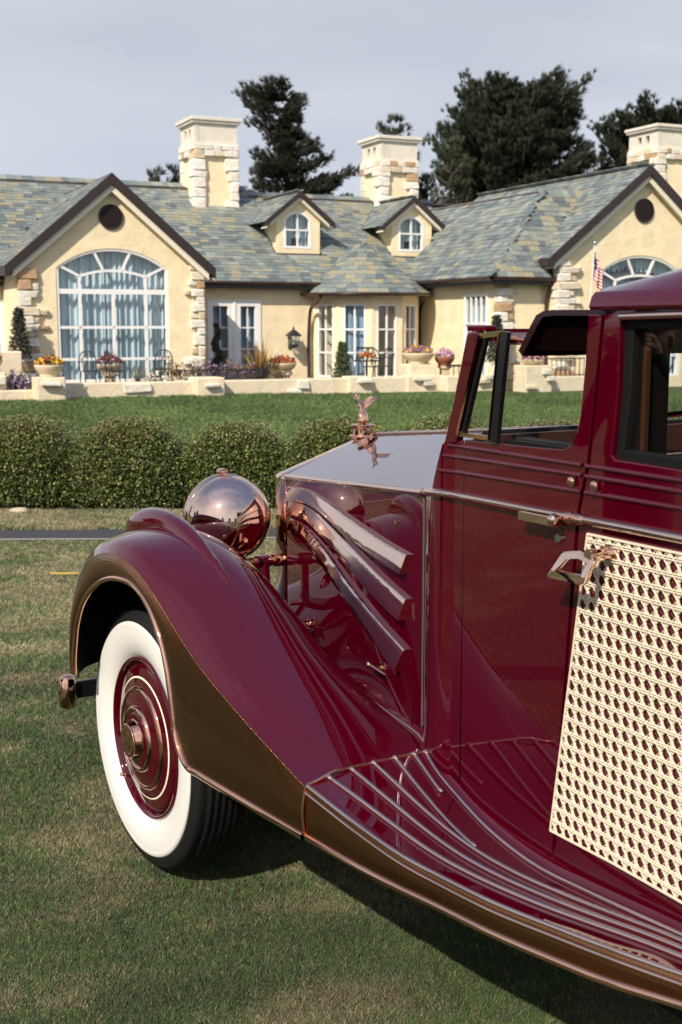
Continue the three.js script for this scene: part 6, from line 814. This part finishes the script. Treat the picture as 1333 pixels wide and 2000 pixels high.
{
  const at = [-2.87, 0, -3.74], turn = 0.1, p = thing('person', 'person in dark jacket and cap holding a camera up, mirrored in rear door glass', 'person', at, turn);
  const skin = std(rgb(0.34, 0.20, 0.14), 0.6), cloth = std(rgb(0.012, 0.012, 0.015), 0.9), S = [1, -1];
  const head = blobMesh([[0.0, 1.62, 0, 0.088, -0.015, 1.67, 0, 0.094], [0.045, 1.60, 0, 0.062, 0.055, 1.565, 0, 0.050], [0.098, 1.625, 0, 0.010, 0.113, 1.600, 0, 0.014], [0.088, 1.572, -0.018, 0.011, 0.088, 1.572, 0.018, 0.011], [0.0, 1.56, 0, 0.062, -0.02, 1.44, 0, 0.062], ...S.flatMap((s) => [[-0.005, 1.635, 0.092 * s, 0.016, -0.012, 1.60, 0.090 * s, 0.012], [0.083, 1.645, 0.034 * s, 0.012, 0.083, 1.645, 0.030 * s, 0.012]])], [0.02, 1.58, 0], 0.2, 88, 0.014);
  const hands = S.map((s) => { const f = []; for (let i = 0; i < 4; i++) { const y = 1.645 - 0.021 * i, L = [0.9, 1, 0.96, 0.8][i]; f.push([0.165, y - 0.002, 0.082 * s, 0.0095, 0.205, y + 0.002, 0.086 * s, 0.009], [0.205, y + 0.002, 0.086 * s, 0.009, 0.205 + 0.027 * L, y + 0.002, 0.066 * s, 0.0085], [0.205 + 0.027 * L, y + 0.002, 0.066 * s, 0.0085, 0.205 + 0.030 * L, y, 0.050 * s, 0.0075]); } return blobMesh([[0.135, 1.60, 0.088 * s, 0.024, 0.160, 1.635, 0.084 * s, 0.020], [0.140, 1.585, 0.088 * s, 0.023, 0.165, 1.600, 0.084 * s, 0.018], [0.118, 1.55, 0.098 * s, 0.026, 0.135, 1.59, 0.090 * s, 0.026], ...f, [0.130, 1.59, 0.078 * s, 0.012, 0.150, 1.567, 0.055 * s, 0.0105], [0.150, 1.567, 0.055 * s, 0.0105, 0.178, 1.562, 0.036 * s, 0.009]], [0.17, 1.59, 0.075 * s], 0.11, 72, 0.008); });
  const body = part('body', [head, ...hands], skin, p);
  part('jacket', blobMesh([[0, 1.40, 0, 0.115, 0, 1.12, 0, 0.125, 0.72], [0, 1.12, 0, 0.125, 0, 0.90, 0, 0.135, 0.74], ...S.flatMap((s) => [[0, 1.41, 0.06 * s, 0.085, -0.005, 1.395, 0.185 * s, 0.068], [-0.005, 1.395, 0.19 * s, 0.064, 0.08, 1.17, 0.275 * s, 0.052], [0.08, 1.17, 0.275 * s, 0.052, 0.118, 1.54, 0.10 * s, 0.036]])], [0.03, 1.22, 0], 0.46, 84, 0.035), cloth, body);
  part('trousers', blobMesh(S.flatMap((s) => [[0, 0.93, 0.075 * s, 0.105, 0.01, 0.50, 0.10 * s, 0.072], [0.01, 0.50, 0.10 * s, 0.072, -0.01, 0.08, 0.11 * s, 0.055]]), [0, 0.52, 0], 0.56, 84, 0.03), cloth, body);
  part('shoe', S.map((s) => blobMesh([[-0.05, 0.045, 0.11 * s, 0.042, 0.10, 0.032, 0.125 * s, 0.034], [0.10, 0.032, 0.125 * s, 0.034, 0.16, 0.028, 0.128 * s, 0.028]], [0.05, 0.05, 0.115 * s], 0.16, 40, 0.02)), MAT.iron, body);
  part('cap', [new THREE.SphereGeometry(0.112, 28, 14, 0, 6.283, 0, 1.45).scale(1.04, 0.86, 0.98).translate(-0.012, 1.675, 0), metric(new THREE.CylinderGeometry(0.075, 0.078, 0.010, 24, 1, false, 0.35, 2.44).scale(1.25, 1, 1.1).rotateZ(-0.16).translate(0.072, 1.684, 0))], cloth, body);
  const cam = thing('camera', 'black handheld camera raised to the eye of the dark-jacketed person', 'camera', [at[0] + 0.165 * Math.cos(turn), 1.59, at[2] - 0.165 * Math.sin(turn)], turn);
  part('camera_body', [rbox(0.055, 0.085, 0.135, 0.012, 0, 0.022, 0), rbox(0.04, 0.03, 0.05, 0.008, 0, 0.075, 0)], gloss, cam); part('camera_lens', [new THREE.CylinderGeometry(0.034, 0.036, 0.09, 28).rotateZ(Math.PI / 2).translate(0.07, 0.018, 0)], gloss, cam);
}
renderer.render(scene, camera);
